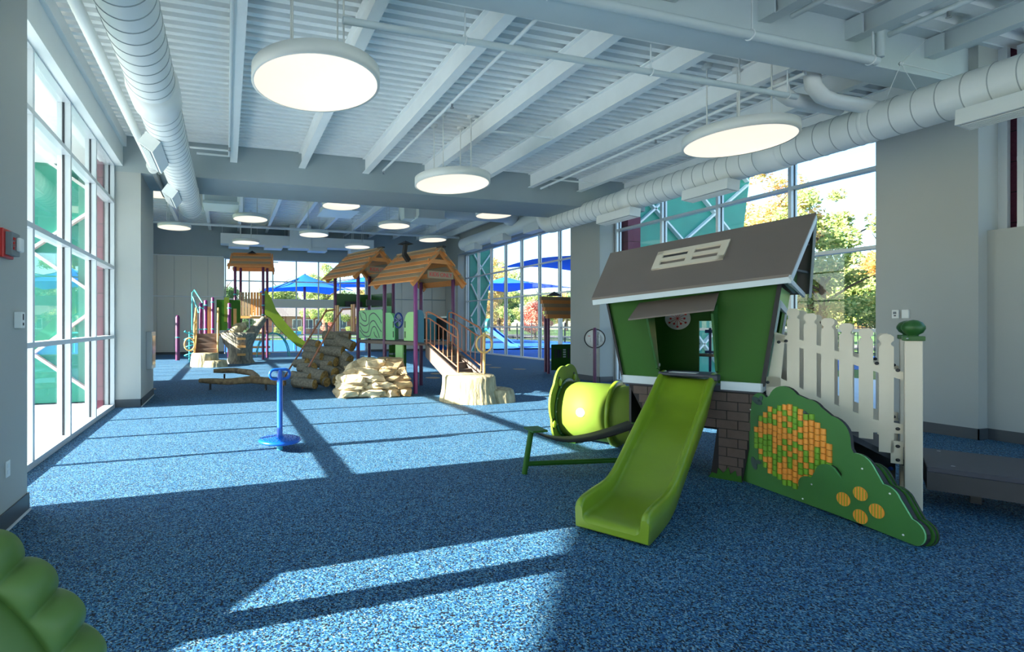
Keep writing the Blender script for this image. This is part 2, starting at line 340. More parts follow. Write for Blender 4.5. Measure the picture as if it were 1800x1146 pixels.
window('window_3', 'x', XF, None, [25.5-1.355*i for i in range(10)], (0, 1.37, 2.76, 4.04, 5.3), 1)
window('window_4', 'x', XR-.02, None, (-3.4, -1.5, .3, 2.1, 3.9), (2.66, 3.55, 4.95), 1)
window('window_5', 'x', XFL, None, (14.25, 15.6, 16.8, 17.95, 19.1, 20.3, 21.6, 23.15), (0, 1.25, 2.46, 3.62, 4.6), -1)
window('window_6', 'y', 27.3, None, (-.05, 1.15, 2.36, 3.6, 4.8, 6.0, 7.45), (2.78, 3.77, 4.9), 1)
window('window_7', 'y', 27.3, None, (-.05, 1.15, 2.36, 3.6, 4.8, 6.0, 7.45), (0, .95, 2.42), 1)
window('window_8', 'x', XL, None, (-1.0, .05, 1.35, 2.43, 2.51, 2.94), (0, 2.46, 3.62, 4.28), -1, .09)
window('added_rear_window', 'y', -3.6, None, [-1.5+1.3375*i for i in range(9)], (0, 1.25, 2.46, 3.62, 4.3), -1)  # glazing behind the camera, added to let in cool fill light
struct(MB().box(-.1, 7.5, 27.2, 27.5, 2.42, 2.78), 'trim_3', M['wallback'])
struct(MB().box(9.55, 9.62, 4.0, 4.1, 2.66, DK+.2), 'trim_4', M['alu'])
dr = thing('door_1', kind='structure')      # storefront door in the far right window wall
MB().box(12.6, 12.72, 16.05, 16.13, .07, 2.35).box(12.6, 12.72, 17.2, 17.28, .07, 2.35).box(12.6, 12.72, 16.13, 17.2, 2.25, 2.35).build('frame', M['alu'], dr)
MB().box(12.56, 12.6, 16.2, 16.95, 1.0, 1.04).box(12.52, 12.56, 16.3, 16.85, 1.0, 1.04).build('push_bar', M['pfoot'], dr)

# ---------------------------------------------------------------- ceiling lamps
LR = .61
def make_lamp(zd, zb):
    t = thing('pendant_lamp', (0,0,zb), cat='lamp')
    MB().lathe((0,0,0), [(LR-.025,.0),(LR,.0),(LR,.12),(LR-.01,.125),(0,.125)], 64).build('housing', M['lampw'], t)
    MB().lathe((0,0,0), [(0,.012),(LR-.024,.012),(LR-.024,.004)], 64).build('diffuser', M['lamp'], t)
    for a in (40, 130, 220, 310):
        x, y = .33*cos(radians(a)), .33*sin(radians(a))
        r = MB().tube([(x,y,.12),(x,y,zd-zb-.05)], .009, 8).build('hanger_rod', M['lampw'], t)
        MB().lathe((x,y,zd-zb), [(0,-.055),(.05,-.055),(.06,-.04),(.06,0)], 16).box(x-.05,x+.05,y-.05,y+.05,zd-zb-.01,zd-zb).build('canopy', M['lampw'], r)
    return t
near0 = make_lamp(DK+.02, 3.75)
G1 = 'round pendant lamps in the near room'; G2 = 'round pendant lamps beyond the bulkhead'
def pend(x, y, z, lab, g, src, used=[0]):
    o = dup(src, (x,y,z), label=lab, group=g); return o
pend(.83, 4.85, 3.75, 'largest round white pendant lamp glowing, upper left of the room by the spiral duct', G1, near0)
pend(3.55, 7.65, 3.75, 'round glowing pendant lamp hanging in front of the grey bulkhead, middle of the near room', G1, near0)
pend(6.18, 4.88, 3.75, 'round glowing pendant lamp hanging above the grey playhouse roof, tilted-looking at the right', G1, near0)
for ch in list(near0.children):
    for g in list(ch.children): bpy.data.objects.remove(g)
    bpy.data.objects.remove(ch)
bpy.data.objects.remove(near0)
far0 = make_lamp(6.64, 5.2)
FL = [(.82,18.5,'far round lamp left of centre, second row behind the bulkhead'), (-1.92,20.9,'far round lamp low at the left beside the pier, under the duct end'),
 (-1.92,15.6,'far round lamp half hidden between the left pier and the large duct'), (.85,23.8,'smallest far round lamp directly above the back tower roof'),
 (3.49,21.0,'far round lamp in front of the vertical duct drop on the back wall'), (3.47,15.65,'far round lamp just under the bulkhead at centre, by the square diffuser'),
 (6.1,18.3,'far round lamp above the two gabled play roofs'), (8.72,20.8,'far round lamp above the chimney roof, right of the others in its row'),
 (8.76,15.55,'far round lamp nearest the right duct elbow, under the bulkhead'), (6.05,23.7,'far round lamp low at centre above the left gabled roof')]
for x, y, lab in FL: dup(far0, (x,y,5.2), label=lab, group=G2)
for ch in list(far0.children):
    for g in list(ch.children): bpy.data.objects.remove(g)
    bpy.data.objects.remove(ch)
bpy.data.objects.remove(far0)

# ---------------------------------------------------------------- ducts and pipes
def ring(mb, x, y, z, R, w=.012, mi=0): mb.lathe((x,y,z), [(R-.003,-w/2),(R+.005,-w/4),(R+.005,w/4),(R-.003,w/2)], 40, 'y', mi)
def spiral(x, z, R, y0, y1, name, lab, pitch, coup, elbow=None):
    t = thing(name, (x, y0, z), label=lab, cat='duct')
    pts = [(0, 0, 0), (0, y1-y0, 0)]
    if elbow:
        e = [(0, y1-y0+.35*sin(a), .35-.35*cos(a)) for a in [pi/2*i/8 for i in range(1, 9)]]
        pts += e+[(0, y1-y0+.35, elbow)]
    MB().tube(pts, R, 40).build('duct', M['duct'], t)
    y = .1
    while y < y1-y0-.05:
        mb = MB(); ring(mb, 0, y, 0, R); mb.build('seam', M['seam'], t); y += pitch
    for yc, w, dR in coup:
        MB().lathe((0, yc-y0, 0), [(R-.01,-w/2-.02),(R+dR,-w/2),(R+dR,w/2),(R-.01,w/2+.02)], 40, 'y').build('coupling', M['duct'], t)
    return t
def diffuser(t, p, ax, L, w, h, tilt=0):
    """rectangular register box hung on the duct; face with slats looking down"""
    o = MB().box(-w/2, w/2, -L/2, L/2, -h/2, h/2).build('diffuser_box', M['duct'], t)
    o.location = p; o.rotation_euler = (0, tilt, 0)
    mb = MB(); mb.box(-w/2+.03, w/2-.03, -L/2+.03, L/2-.03, -h/2-.004, -h/2+.01)
    g = mb.build('grille', M['grille'], o)
    mb = MB(); n = 6
    for i in range(n): x = -w/2+.045+i*(w-.09)/(n-1); mb.box(x-.006, x+.006, -L/2+.03, L/2-.03, -h/2-.014, -h/2-.004)
    mb.build('slats', M['duct'], o); return o
d1 = spiral(-.72, 3.9, .225, -3, 11.2, 'spiral_duct', 'left white spiral duct running along the ceiling beside the window wall', .17, [(5.75, .42, .03), (9.9, .05, .01)], .9)
diffuser(d1, (-.2, 7.05-(-3), -.27), 'y', .9, .2, .16, radians(35)); diffuser(d1, (-.2, 9.3-(-3), -.27), 'y', .75, .2, .16, radians(35))
for ch in d1.children:
    if ch.name.startswith('diffuser_box'): ch.location.x = -.17; ch.location.z = -.25
d2 = spiral(8.0, 4.05, .235, -3, 11.2, 'spiral_duct', 'right white spiral duct sweeping past the tall windows above the playhouse', .21, [(5.75, .3, .02), (8.6, .25, .015), (4.55, .03, .006)], .9)
for y, L in ((6.66, .85), (8.75, .95), (3.1, 1.0)): diffuser(d2, (-.2, y+3, -.34), 'y', L, .26, .17, radians(6))
# square and round ductwork in the far room
def boxduct(name, boxes, lab, g=None):
    t = thing(name, (boxes[0][0], boxes[0][2], boxes[0][4]), label=lab, cat='duct', group=g); b0 = boxes[0]
    for i, b in enumerate(boxes):
        MB().box(b[0]-b0[0], b[1]-b0[0], b[2]-b0[2], b[3]-b0[2], b[4]-b0[4], b[5]-b0[4]).build(b[6], M['duct'], t, .01)
    return t
bw = boxduct('rectangular_duct', [(-.28, 7.6, 26.2, 26.9, 5.5, 6.02, 'duct'), (.1,1.1,26.15,26.85,5.35,5.5,'register_box'), (1.85,2.75,26.15,26.85,5.35,5.5,'register_box'),
   (3.1,4.2,26.1,27.0,5.4,6.6,'drop_duct'), (4.1,5.05,26.15,26.85,5.3,5.5,'register_box'), (6.3,7.3,26.15,26.85,5.3,5.5,'register_box')],
   'long white rectangular duct with register boxes on the dark upper back wall')
for x in (-.2, 1.5, 2.9, 4.6, 6.0):
    MB().tube([(x+.28, .3, .5), (x+.28, .3, 1.1)], .01, 6).build('hanger_rod', M['duct'], bw)
boxduct('vertical_duct', [(-.7, .35, 17.6, 18.6, 5.55, 6.6, 'duct'), (-.75, .4, 17.5, 18.7, 5.45, 5.55, 'collar')], 'white square duct drop just right of the end of the left spiral duct')
boxduct('supply_box', [(3.5, 3.8, 17.6, 18.8, 5.75, 6.6, 'duct'), (3.3, 4.4, 17.4, 18.5, 5.5, 5.75, 'register_box'), (3.2, 4.5, 17.3, 18.6, 5.46, 5.5, 'register_flange')], 'white square ceiling register box hanging at centre behind the bulkhead')
boxduct('return_duct', [(6.6, 7.6, 17.0, 18.0, 5.35, 6.6, 'duct'), (6.55, 7.65, 16.95, 18.05, 5.28, 5.35, 'collar'), (6.15, 6.6, 17.3, 17.9, 5.3, 6.6, 'side_duct')], 'tall white rectangular duct between two far lamps, above the play roofs')
rd = thing('round_duct', (7.6, 17.6, 5.75), label='round white duct branching right from the tall rectangular duct', cat='duct')
MB().tube([(0,0,0),(3.0,.1,0),(3.25,.25,0),(3.3,.5,-.05)], .28, 28).build('duct', M['duct'], rd)
rw = thing('wall_duct', (11.3, 17, 5.45), label='white round duct with square registers running along the far right wall above the windows', cat='duct')
MB().tube([(0,-1.5,0),(0,6,0)], .3, 28).build('duct', M['duct'], rw)
for y in (-.3, 2.2, 4.7): MB().box(-.35, .05, y-.5, y+.5, -.48, -.2).build('register_box', M['duct'], rw)
# pipes
def pipe(name, pts, r, lab, g=None, heads=(), col='gsteel'):
    p0 = Vector(pts[0]); t = thing(name, pts[0], label=lab, cat='pipe', group=g)
    MB().tube([Vector(p)-p0 for p in pts], r, 14).build('pipe', M[col], t)
    for h in heads:
        h = Vector(h)-p0
        MB().tube([h, h+Vector((0,0,-.06))], .016, 8).lathe(h+Vector((0,0,-.075)), [(0,0),(.025,0),(.025,.006),(0,.006)], 12).build('sprinkler_head', M['pfoot'], t)
    return t
pipe('drain_pipe', [(-1.2, -3, 4.12), (-1.2, 9.3, 4.12)], .055, 'thick white pipe along the ceiling between left soffit and spiral duct', col='duct')
pp = pipe('drain_pipe_end', [(-1.2, 9.3, 4.12), (-1.2, 11.1, 4.08), ], .045, 'dark grey pipe end passing under the bulkhead at left', col='grille')
for y in (9.2, 9.35): MB().lathe((0, y-9.3, 0), [(.05,-.03),(.085,-.03),(.085,.03),(.05,.03)], 16, 'y').build('flange', M['duct'], pp)
p1 = pipe('girder_pipe', [(-1.8, 3.98, 4.45), (7.1, 3.98, 4.45)], .045, 'thicker grey pipe clipped along the near face of the steel girder')
p2 = pipe('branch_pipe', [(1.0, 4.45, 4.18), (6.55, 4.45, 4.18)], .032, 'thinner grey pipe hung just beyond the steel girder')
for px_, x in ((p1, 2.8), (p1, 5.2), (p1, 7.0)):
    MB().tube([(x+1.8, -.02, .03), (x+1.8, -.02, .45)], .008, 8).tube([(x+1.8-.0, .05*cos(a), .05*sin(a)) for a in [2*pi*i/12 for i in range(12)]], .01, 6, closed=True).build('clamp', M['white'], px_)
for x in (2.2, 4.4, 6.4):
    MB().tube([(x-1, 0, .02), (x-1, 0, .3)], .008, 8).tube([(x-1, .036*cos(a), .036*sin(a)) for a in [2*pi*i/12 for i in range(12)]], .008, 6, closed=True).build('clamp', M['white'], p2)
GS = 'thin sprinkler pipes beside the ceiling joists'
pipe('sprinkler_pipe', [(2.97, 4.4, 4.5), (2.97, 9.6, 4.5)], .022, 'thin white sprinkler pipe beside the joist in front of the middle lamp', GS, [(2.97, 6.4, 4.5), (2.97, 9.55, 4.5)], 'white')
pipe('sprinkler_pipe', [(6.62, 4.4, 4.45), (6.62, 9.7, 4.45)], .024, 'thin white sprinkler pipe beside the joist left of the right lamp', GS, [(6.62, 6.6, 4.45), (6.62, 9.4, 4.45)], 'white')
pipe('sprinkler_pipe', [(.05, 4.4, 4.46), (.05, 9.4, 4.46), (-.5, 9.4, 4.46)], .02, 'thin white sprinkler pipe under the joist right of the left duct', GS, [(.05, 8.9, 4.46)], 'white')
pipe('sprinkler_pipe', [(5.82, 4.0, 4.76), (5.85, -2, 4.72)], .03, 'grey sprinkler pipe under the near joist at top right', GS, [(5.83, 3.0, 4.74)])
pipe('sprinkler_pipe', [(7.25, 3.95, 4.76), (7.25, -2, 4.72)], .032, 'grey sprinkler pipe with a head at the top right corner, beside the wide near joist', GS, [(7.25, 3.45, 4.74)])
pipe('riser_pipe', [(7.1, 3.95, 4.48), (7.1, 3.95, 4.78)], .04, 'short vertical grey pipe rising to the girder near the right end')
ep = pipe('roof_drain_pipe', [(6.72, 4.75, 4.78), (6.72, 4.75, 4.45), (6.76, 4.75, 4.37), (6.9, 4.75, 4.32), (7.75, 4.75, 4.3)], .085, 'thick white elbow pipe dropping from the deck behind the girder', col='duct')
ep = pipe('roof_drain_pipe', [(6.85, 4.5, 4.7), (6.9, 4.5, 4.38), (7.05, 4.5, 4.27), (7.25, 4.5, 4.24), (8.9, 4.5, 4.24)], .085, 'thick white pipe with a bend running right beneath the girder to the pier', col='duct')
pipe('sprinkler_main', [(-4.1, 25.2, 6.2), (12.1, 25.2, 6.2)], .06, 'long white pipe crossing the far room just below the deck', col='white')
wr = thing('hanger_wire', (7.55, 4.0, 4.5), label='thin white suspension wires holding the right spiral duct below the girder', cat='wire')
MB().tube([(0,0,0),(.28,0,-.28)], .004, 5).tube([(0,0,0),(.45,.0,.35)], .004, 5).tube([(0,0,0),(-.1,.1,-.42)], .004, 5).tube([(0,0,0),(1.2,0,-.02)], .005, 5).sphere((0,0,0), .025, 8).build('wire', M['white'], wr)

# ---------------------------------------------------------------- devices on walls
t = thing('fire_alarm', (PL, 4.14, 2.02), label='red fire alarm strobe on the left pier', cat='alarm')
MB().box(0, .035, -.1, .08, -.1, .1).build('housing', M['red'], t, .006); MB().box(.035, .075, -.07, .075, -.08, .08).build('horn_body', M['grille'], t, .004)
MB().box(.075, .105, .0, .07, -.05, .05).build('strobe_lens', M['plate'], t, .01)
tx = text_mesh('FIRE', .05, M['red'], t, (.077, -.03, 0), (radians(90), radians(-90), radians(90)))
t = thing('thermostat', (PL, 4.36, 1.49), label='pair of small grey-white controllers on the left pier at mid height', cat='switch')
MB().box(0, .05, -.04, .02, -.06, .06).build('controller', M['plate'], t, .004); MB().box(0, .03, .035, .09, -.06, .06).build('sensor', M['plate'], t, .004)
MB().box(.05, .052, -.02, .0, -.0, .045).box(.05,.053,-.02,0,-.04,-.02).build('slot', M['dark'], t)
t = thing('wall_outlet', (PL, 4.2, .43), label='white electrical outlet low on the left pier', cat='outlet')
MB().box(0, .008, -.036, .036, -.058, .058).build('plate', M['plate'], t, .003)
for z in (-.022, .022): MB().box(.008, .011, -.017, .017, z-.015, z+.015).build('socket', M['white'], t, .004)
t = thing('extinguisher_cabinet', (-1.47, 10.78, .97), label='silver extinguisher cabinet on the side of the left pier before the far room', cat='cabinet')
MB().box(0, .1, -.27, .27, -.36, .36).build('case', M['pfoot'], t, .006); MB().box(.1, .105, -.2, .2, -.28, .28).build('door_glass', M['win'], t)
for i, (y, lb) in enumerate(((4.9, 'white thermostat with a small display on the right grey pier, left one of two'), (4.79, 'plain white sensor box on the right grey pier, right one of two'))):
    t = thing('wall_thermostat', (PR, y, 1.61), label=lb, cat='thermostat')
    MB().box(-.03, 0, -.038, .038, -.06, .06).build('case', M['plate'], t, .005)
    if i == 0: MB().box(-.034, -.03, -.015, .02, .0, .035).build('display', M['grille'], t); MB().box(-.034, -.03, -.012, .012, -.03, -.014).build('buttons', M['dark'], t)
t = thing('welcome_sign', (8.93, 10.80, 1.12), radians(-39), label='round white welcome sign with a black rim behind the slim purple post', cat='sign')
MB().lathe((0,0,0), [(0,-.008),(.245,-.008),(.245,.008),(0,.008)], 40, 'y').build('disc', M['plate'], t)
MB().lathe((0,0,0), [(.225,-.009),(.225,-.014),(.25,-.014),(.25,.01),(.245,.01)], 40, 'y').build('rim', M['dark'], t)
text_mesh('Welcome', .088, M['dark'], t, (.078, -.011, 0), (radians(90), radians(90), 0))
MB().box(.128,.134,-.012,-.008,-.09,.1).box(.146,.152,-.012,-.008,-.07,.07).box(.164,.170,-.012,-.008,-.1,.04).box(-.1,-.094,-.012,-.008,-.1,.02).build('small_print', M['grille'], t); MB().box(-.16,-.1,-.012,-.008,.055,.07).build('small_mark', M['red'], t)
t = thing('access_panel', (PR, 11.1, .66), label='flush grey access panel with a round lock on the far right pier below the sign', cat='panel')
MB().box(-.006, 0, -.2, .2, -.2, .2).build('door', M['wall'], t); MB().lathe((-.008, .12, .03), [(0,-.01),(.025,-.01),(.025,.004)], 14, 'x').build('lock', M['pfoot'], t)

# ---------------------------------------------------------------- playhouse (local frame: x right along the front, y back, z up)
HL = (4.37, 3.96, 0); HR = atan2(-.866, .5)
ph = thing('playhouse', HL, HR, label='large crooked green playhouse with a grey-brown roof and brick base', cat='playhouse')
def fq(mb, pts, y0, y1, mi=0): return mb.prism(pts, (y0, y1), mi=mi)
# front wall around the opening
mb = MB()
fq(mb, [(-.595,.9),(-.25,.9),(-.26,1.0),(-.32,1.70),(-.32,1.745),(-.755,1.705)], 0, .025)
fq(mb, [(.245,.9),(.575,.9),(.70,1.85),(.235,1.80),(.215,1.66)], 0, .025)
fq(mb, [(-.32,1.63),(.22,1.66),(.235,1.80),(-.32,1.745)], 0, .025)
mb.build('front_wall', M['green'], ph)
MB().bar((.585,-.004,.9), (.712,-.004,1.85), .03, .035, (0,1,0)).build('corner_edge', M['black'], ph); MB().bar((-.605,-.004,.9), (-.765,-.004,1.705), .02, .035, (0,1,0)).build('corner_edge', M['black'], ph)
# right side wall (leans outward), doorway towards the ramp
def sidex(z): return .585+(z-.9)/.95*.125
def sq(mb, pts, t=.025): # pts (y,z) on leaning plane
    vs = [(sidex(z), y, z) for y, z in pts]+[(sidex(z)-t, y, z) for y, z in pts]; n = len(pts)
    mb.add(vs, [tuple(range(n)), tuple(range(2*n-1, n-1, -1))]+[(i, i+n, (i+1) % n+n, (i+1) % n) for i in range(n)])
mb = MB(); sq(mb, [(.025,.9),(.16,.9),(.16,1.8),(.025,1.84)]); sq(mb, [(.16,1.62),(.82,1.58),(.82,1.78),(.16,1.8)]); sq(mb, [(.82,.9),(.97,.9),(.97,1.78),(.82,1.78)])
mb.build('side_wall', M['mintl'], ph)  # lighter than the front green; light on this side is painted in
mb = MB(); sq(mb, [(.14,.9),(.185,.9),(.2,1.64),(.15,1.68)], -.015); sq(mb, [(.15,1.62),(.84,1.56),(.84,1.61),(.15,1.68)], -.015); sq(mb, [(.80,.9),(.84,.9),(.84,1.6),(.8,1.6)], -.015)
mb.build('door_frame', M['trimw'], ph)
mb = MB(); # left side wall
vs = [(-.595,.0,.9),(-.595,.95,.9),(-.75,.95,1.7),(-.755,.0,1.7)]; mb.add(vs+[(x+.025,y,z) for x,y,z in vs], [(0,1,2,3),(7,6,5,4),(0,4,5,1),(1,5,6,2),(2,6,7,3),(3,7,4,0)])
mb.build('side_wall', M['green'], ph)
mb = MB(); fq(mb, [(-.6,.9),(-.1,.9),(-.1,1.5),(.32,1.5),(.32,.9),(.58,.9),(.68,1.8),(-.74,1.7)], .95, .975); mb.build('back_wall', M['green'], ph)
MB().box(-.6, .58, -.02, .97, .83, .88).build('floor_panel', M['charcoal'], ph)
MB().box(-.23, .235, -.12, .25, .955, .985).build('platform', M['charcoal'], ph, .01)
# navy balusters behind the back doorway
mb = MB(); mb.box(-.12, .34, 1.35, 1.375, 1.36, 1.40); mb.box(-.12, .34, 1.35, 1.375, 1.12, 1.15)
for i in range(6): mb.box(-.08+i*.07, -.055+i*.07, 1.35, 1.37, .9, 1.42)
mb.build('railing', M['blued'], ph)
MB().tube([(-.2,1.3,1.1),(.4,1.3,1.1)], .02, 10).build('bead_bar', M['brown'], ph)
for x in (.0,.05,.1,.2): MB().lathe((x,1.3,1.1), [(.02,-.02),(.035,0),(.02,.02)], 12, 'x').build('bead', M['sand'], ph)
# doorway cheeks and awning
for s, x0, x1 in ((-1, -.27, -.335), (1, .235, .225)):
    mb = MB(); vs = []
    for dx in (0, .018): vs += [(x0+dx, 0, 1.0), (x0+dx-.0, -.07, 1.02), (x1+dx, -.2, 1.56), (x1+dx, 0, 1.66)]
    mb.add(vs, [(0,1,2,3),(7,6,5,4),(0,4,5,1),(1,5,6,2),(2,6,7,3),(3,7,4,0)]); mb.build('cheek', M['greend'], ph)
    MB().lathe(((x0+(.02 if s < 0 else -.004)), -.035, 1.05), [(0,0),(.018,0),(.018,.008),(0,.008)], 12, 'x').build('bolt', M['pfoot'], ph)
mb = MB(); vs = [(-.44,-.01,1.685),(.255,-.01,1.765),(.262,-.27,1.60),(-.47,-.27,1.515)]
mb.add(vs+[(x,y-.006,z-.016) for x,y,z in vs], [(0,1,2,3),(7,6,5,4),(0,4,5,1),(1,5,6,2),(2,6,7,3),(3,7,4,0)]); mb.build('awning', M['brown'], ph)
# disc with red dots on the back wall
d = MB().lathe((-.31,.945,1.53), [(0,-.012),(.13,-.012),(.13,0)], 32, 'y').build('dial', M['plate'], ph)
mb = MB()
for i in range(12):
    a = 2*pi*i/12; R = .095 if i % 2 else .07
    mb.lathe((-.31+R*cos(a), .93, 1.53+R*sin(a)), [(0,0),(.012,0),(.012,.004)], 10, 'y'); mb.bar((-.31,.931,1.53), (-.31+R*cos(a),.931,1.53+R*sin(a)), .004, .004)
mb.build('dial_dots', M['red'], d)
# roof
R0 = dict(el=(-.859,-.2,1.745), er=(.802,-.2,1.89), rr=(.929,.45,2.49), rl=(-.889,.45,2.295), bl=(-.86,1.1,1.72), br=(.852,1.12,1.80))
def slab(mb, q, dz, mi=0):
    mb.add(list(q)+[(x,y,z-dz) for x,y,z in q], [(0,1,2,3),(7,6,5,4),(0,4,5,1),(1,5,6,2),(2,6,7,3),(3,7,4,0)], mi)
mb = MB(); slab(mb, (R0['el'],R0['er'],R0['rr'],R0['rl']), .025); mb.build('roof_panel', M['brown'], ph)
mb = MB(); slab(mb, (R0['rl'],R0['rr'],R0['br'],R0['bl']), .025); mb.build('roof_panel', M['brown'], ph)
mb = MB(); a, b = Vector(R0['el']), Vector(R0['er']); mb.bar(a+Vector((.01,.012,-.05)), b+Vector((-.01,.012,-.05)), .02, .055, (0,0,1)); mb.build('eave_trim', M['trimw'], ph)
mb = MB(); mb.bar(Vector(R0['er'])+Vector((-.005,0,-.045)), Vector(R0['rr'])+Vector((-.005,0,-.045)), .02, .05); mb.bar(Vector(R0['rr'])+Vector((-.005,0,-.05)), Vector(R0['br'])+Vector((-.005,0,-.05)), .02, .05)
mb.bar((.79,-.19,1.83),(.80,1.1,1.76),.02,.045); mb.build('rake_trim', M['trimw'], ph)
mb = MB(); mb.prism([(-.15,1.84),(1.05,1.78),(.46,2.40)], (.72,.745), fr=lambda a,b,c: (c+(b-1.8)*.1, a, b)); mb.build('gable_panel', M['greend'], ph)
MB().bar((.8,.2,1.95),(.84,.95,1.98),.02,.02).bar((.8,.35,2.2),(.86,.6,2.22),.02,.02).build('gable_bracket', M['dark'], ph)
# louvre on the front slope
A = Vector(R0['el']); B = Vector(R0['er']); C = Vector(R0['rr']); D = Vector(R0['rl'])
def rp(u, v, h=0):
    p = A.lerp(B, u).lerp(D.lerp(C, u), v); n = (B-A).cross(D-A).normalized(); return p+n*(h if n.z > 0 else -h)
def rbox(mb, u0, u1, v0, v1, h0, h1):
    q = [rp(u0,v0,h1), rp(u1,v0,h1), rp(u1,v1,h1), rp(u0,v1,h1)]; r = [rp(u0,v0,h0), rp(u1,v0,h0), rp(u1,v1,h0), rp(u0,v1,h0)]
    mb.add(q+r, [(0,1,2,3),(7,6,5,4),(0,4,5,1),(1,5,6,2),(2,6,7,3),(3,7,4,0)])
u0, u1, v0, v1 = .305, .665, .40, .76
mb = MB()
for a_, b_ in ((u0, u0+.035), (.472, .505), (u1-.035, u1)): rbox(mb, a_, b_, v0, v1, 0, .022)
for a_, b_ in ((v0, v0+.07), (.55, .61), (v1-.07, v1)): rbox(mb, u0, u1, a_, b_, 0, .022)
lv = mb.build('roof_louvre', M['cream'], ph)
mb = MB(); rbox(mb, u0+.02, u1-.02, v0+.05, v1-.05, .0, .004); mb.build('louvre_backing', M['dark'], lv)
# belt board and brick base
mb = MB(); mb.box(-.61, -.25, -.03, .03, .845, .925); mb.box(.27, .59, -.03, .03, .845, .925); mb.box(.57, .59, -.03, .97, .845, .925); mb.box(-.61,-.59,-.03,.97,.845,.925)
mb.build('belt_board', M['trimw'], ph, .004)
base_poly_L = [(-.57,.85),(.13,.85),(.13,.55),(-.25,.55),(-.19,.0),(-.16,0)]
def exl(z): return -.56+(.85-z)*.50
def exr(z): return .573-(.85-z)*.165
mb = MB()
fq(mb, [(exl(.85),.85),(exr(.85),.85),(exr(.53),.53),(exl(.53),.53)], .0, .02)
fq(mb, [(.245,.53),(exr(.53),.53),(exr(0),0),(.185,0)], .0, .02); fq(mb, [(exl(.53),.53),(-.27,.53),(exl(0)+.12,0),(exl(0),0)], .0, .02)
mb.build('brick_wall', M['mortar'], ph); bwall = ph.children[-1] if ph.children else None
bwall = [o for o in ph.children if o.name.startswith('brick_wall')][0]
zz = .05; row = 0
while zz < .82:
    h = .086; z0 = zz; z1 = min(zz+h-.007, .84); off = (row % 2)*.085
    x = -.7+off
    while x < .6:
        a_, b_ = x, x+.163
        lo = max(exl(z0), exl(z1)); hi = min(exr(z0), exr(z1)); segs = []
        if z1 > .53: segs = [(max(a_, lo+.004), min(b_, hi-.012))]
        else: segs = [(max(a_, .252-(.53-z0)*.0), min(b_, hi-.012)), (max(a_, lo+.004), min(b_, -.275))]
        for p, q in segs:
            if q-p > .02: MB().box(p, q, -.008, .004, z0, z1).build('brick', M['brick'], bwall)
        x += .17
    zz += h; row += 1
MB().box(.55, .57, .02, .95, 0, .85).box(-.55,-.53,.02,.5,.3,.85).box(-.5,.55,.93,.95,.3,.85).build('base_side', M['dark'], ph)
mb = MB(); g = [(.17,.0)]
for i, (x, z) in enumerate(((.2,.05),(.24,.04),(.25,.10),(.29,.06),(.33,.12),(.345,.06),(.385,.10),(.395,.05),(.43,.06),(.435,.0))): g.append((x, z))
fq(mb, g, -.02, -.008); mb.build('grass_cutout', M['green'], ph)

# ---------------------------------------------------------------- playhouse slide
sd = thing('green_slide', HL, HR, label='wide lime-green plastic slide coming down from the playhouse doorway', cat='slide')
st = [(.03, .93, .995), (-.12, .90, .965), (-.46, .66, .78), (-.95, .42, .53), (-1.30, .24, .345), (-1.48, .155, .27), (-1.66, .115, .235), (-1.9, .10, .23), (-2.10, .095, .215), (-2.145, .06, .17)]
def sect(y, bed, top, bot):
    w = .235; t = .045
    pts = [(-w, bot), (-w-.005, top-.02), (-w+.01, top+.004), (-w+t-.012, top+.002), (-w+t, top-.02)]
    for i in range(1, 6):
        a = pi/2*i/6; pts.append((-w+t+.05*(1-cos(a)), bed+.05*(1-sin(a))))
    pts2 = [(-x, z) for x, z in pts[::-1]]
    return [(x, y, z) for x, z in pts+pts2]
secs = []
for i, (y, bed, top) in enumerate(st):
    bot = bed-.05 if i < 4 else max(.012, bed-.05-(i-3)*.045)
    bot = {0: .90, 1: .86, 2: .60, 3: .35, 4: .17, 5: .08, 6: .035, 7: .015, 8: .01, 9: .025}[i]
    secs.append(sect(y, bed, top, bot))
# smooth between stations
def cr(a, b, c, d, t): return [0.5*((2*b[k])+(-a[k]+c[k])*t+(2*a[k]-5*b[k]+4*c[k]-d[k])*t*t+(-a[k]+3*b[k]-3*c[k]+d[k])*t**3) for k in range(3)]
full = []
for i in range(len(secs)-1):
    for s_ in range(5):
        t_ = s_/5; full.append([cr(secs[max(i-1,0)][j], secs[i][j], secs[i+1][j], secs[min(i+2,len(secs)-1)][j], t_) for j in range(len(secs[0]))])
full.append(secs[-1]); n = len(secs[0]); mb = MB(); fs = []
for i in range(len(full)-1):
    for j in range(n): fs.append((i*n+j, i*n+(j+1) % n, (i+1)*n+(j+1) % n, (i+1)*n+j))
mb.add([p for s_ in full for p in s_], fs, 0, True)
mb.add(full[0], [tuple(range(n))]); mb.add(full[-1], [tuple(range(n))[::-1]])
mb.build('chute', M['slide'], sd)
MB().box(.2, .265, -.14, .02, .93, .985).box(-.255, -.2, -.05, .02, .95, .99).build('end_cap', M['charcoal'], sd, .012)
MB().box(-.15, .08, -.09, .06, .986, .989).build('sticker', M['plate'], sd)

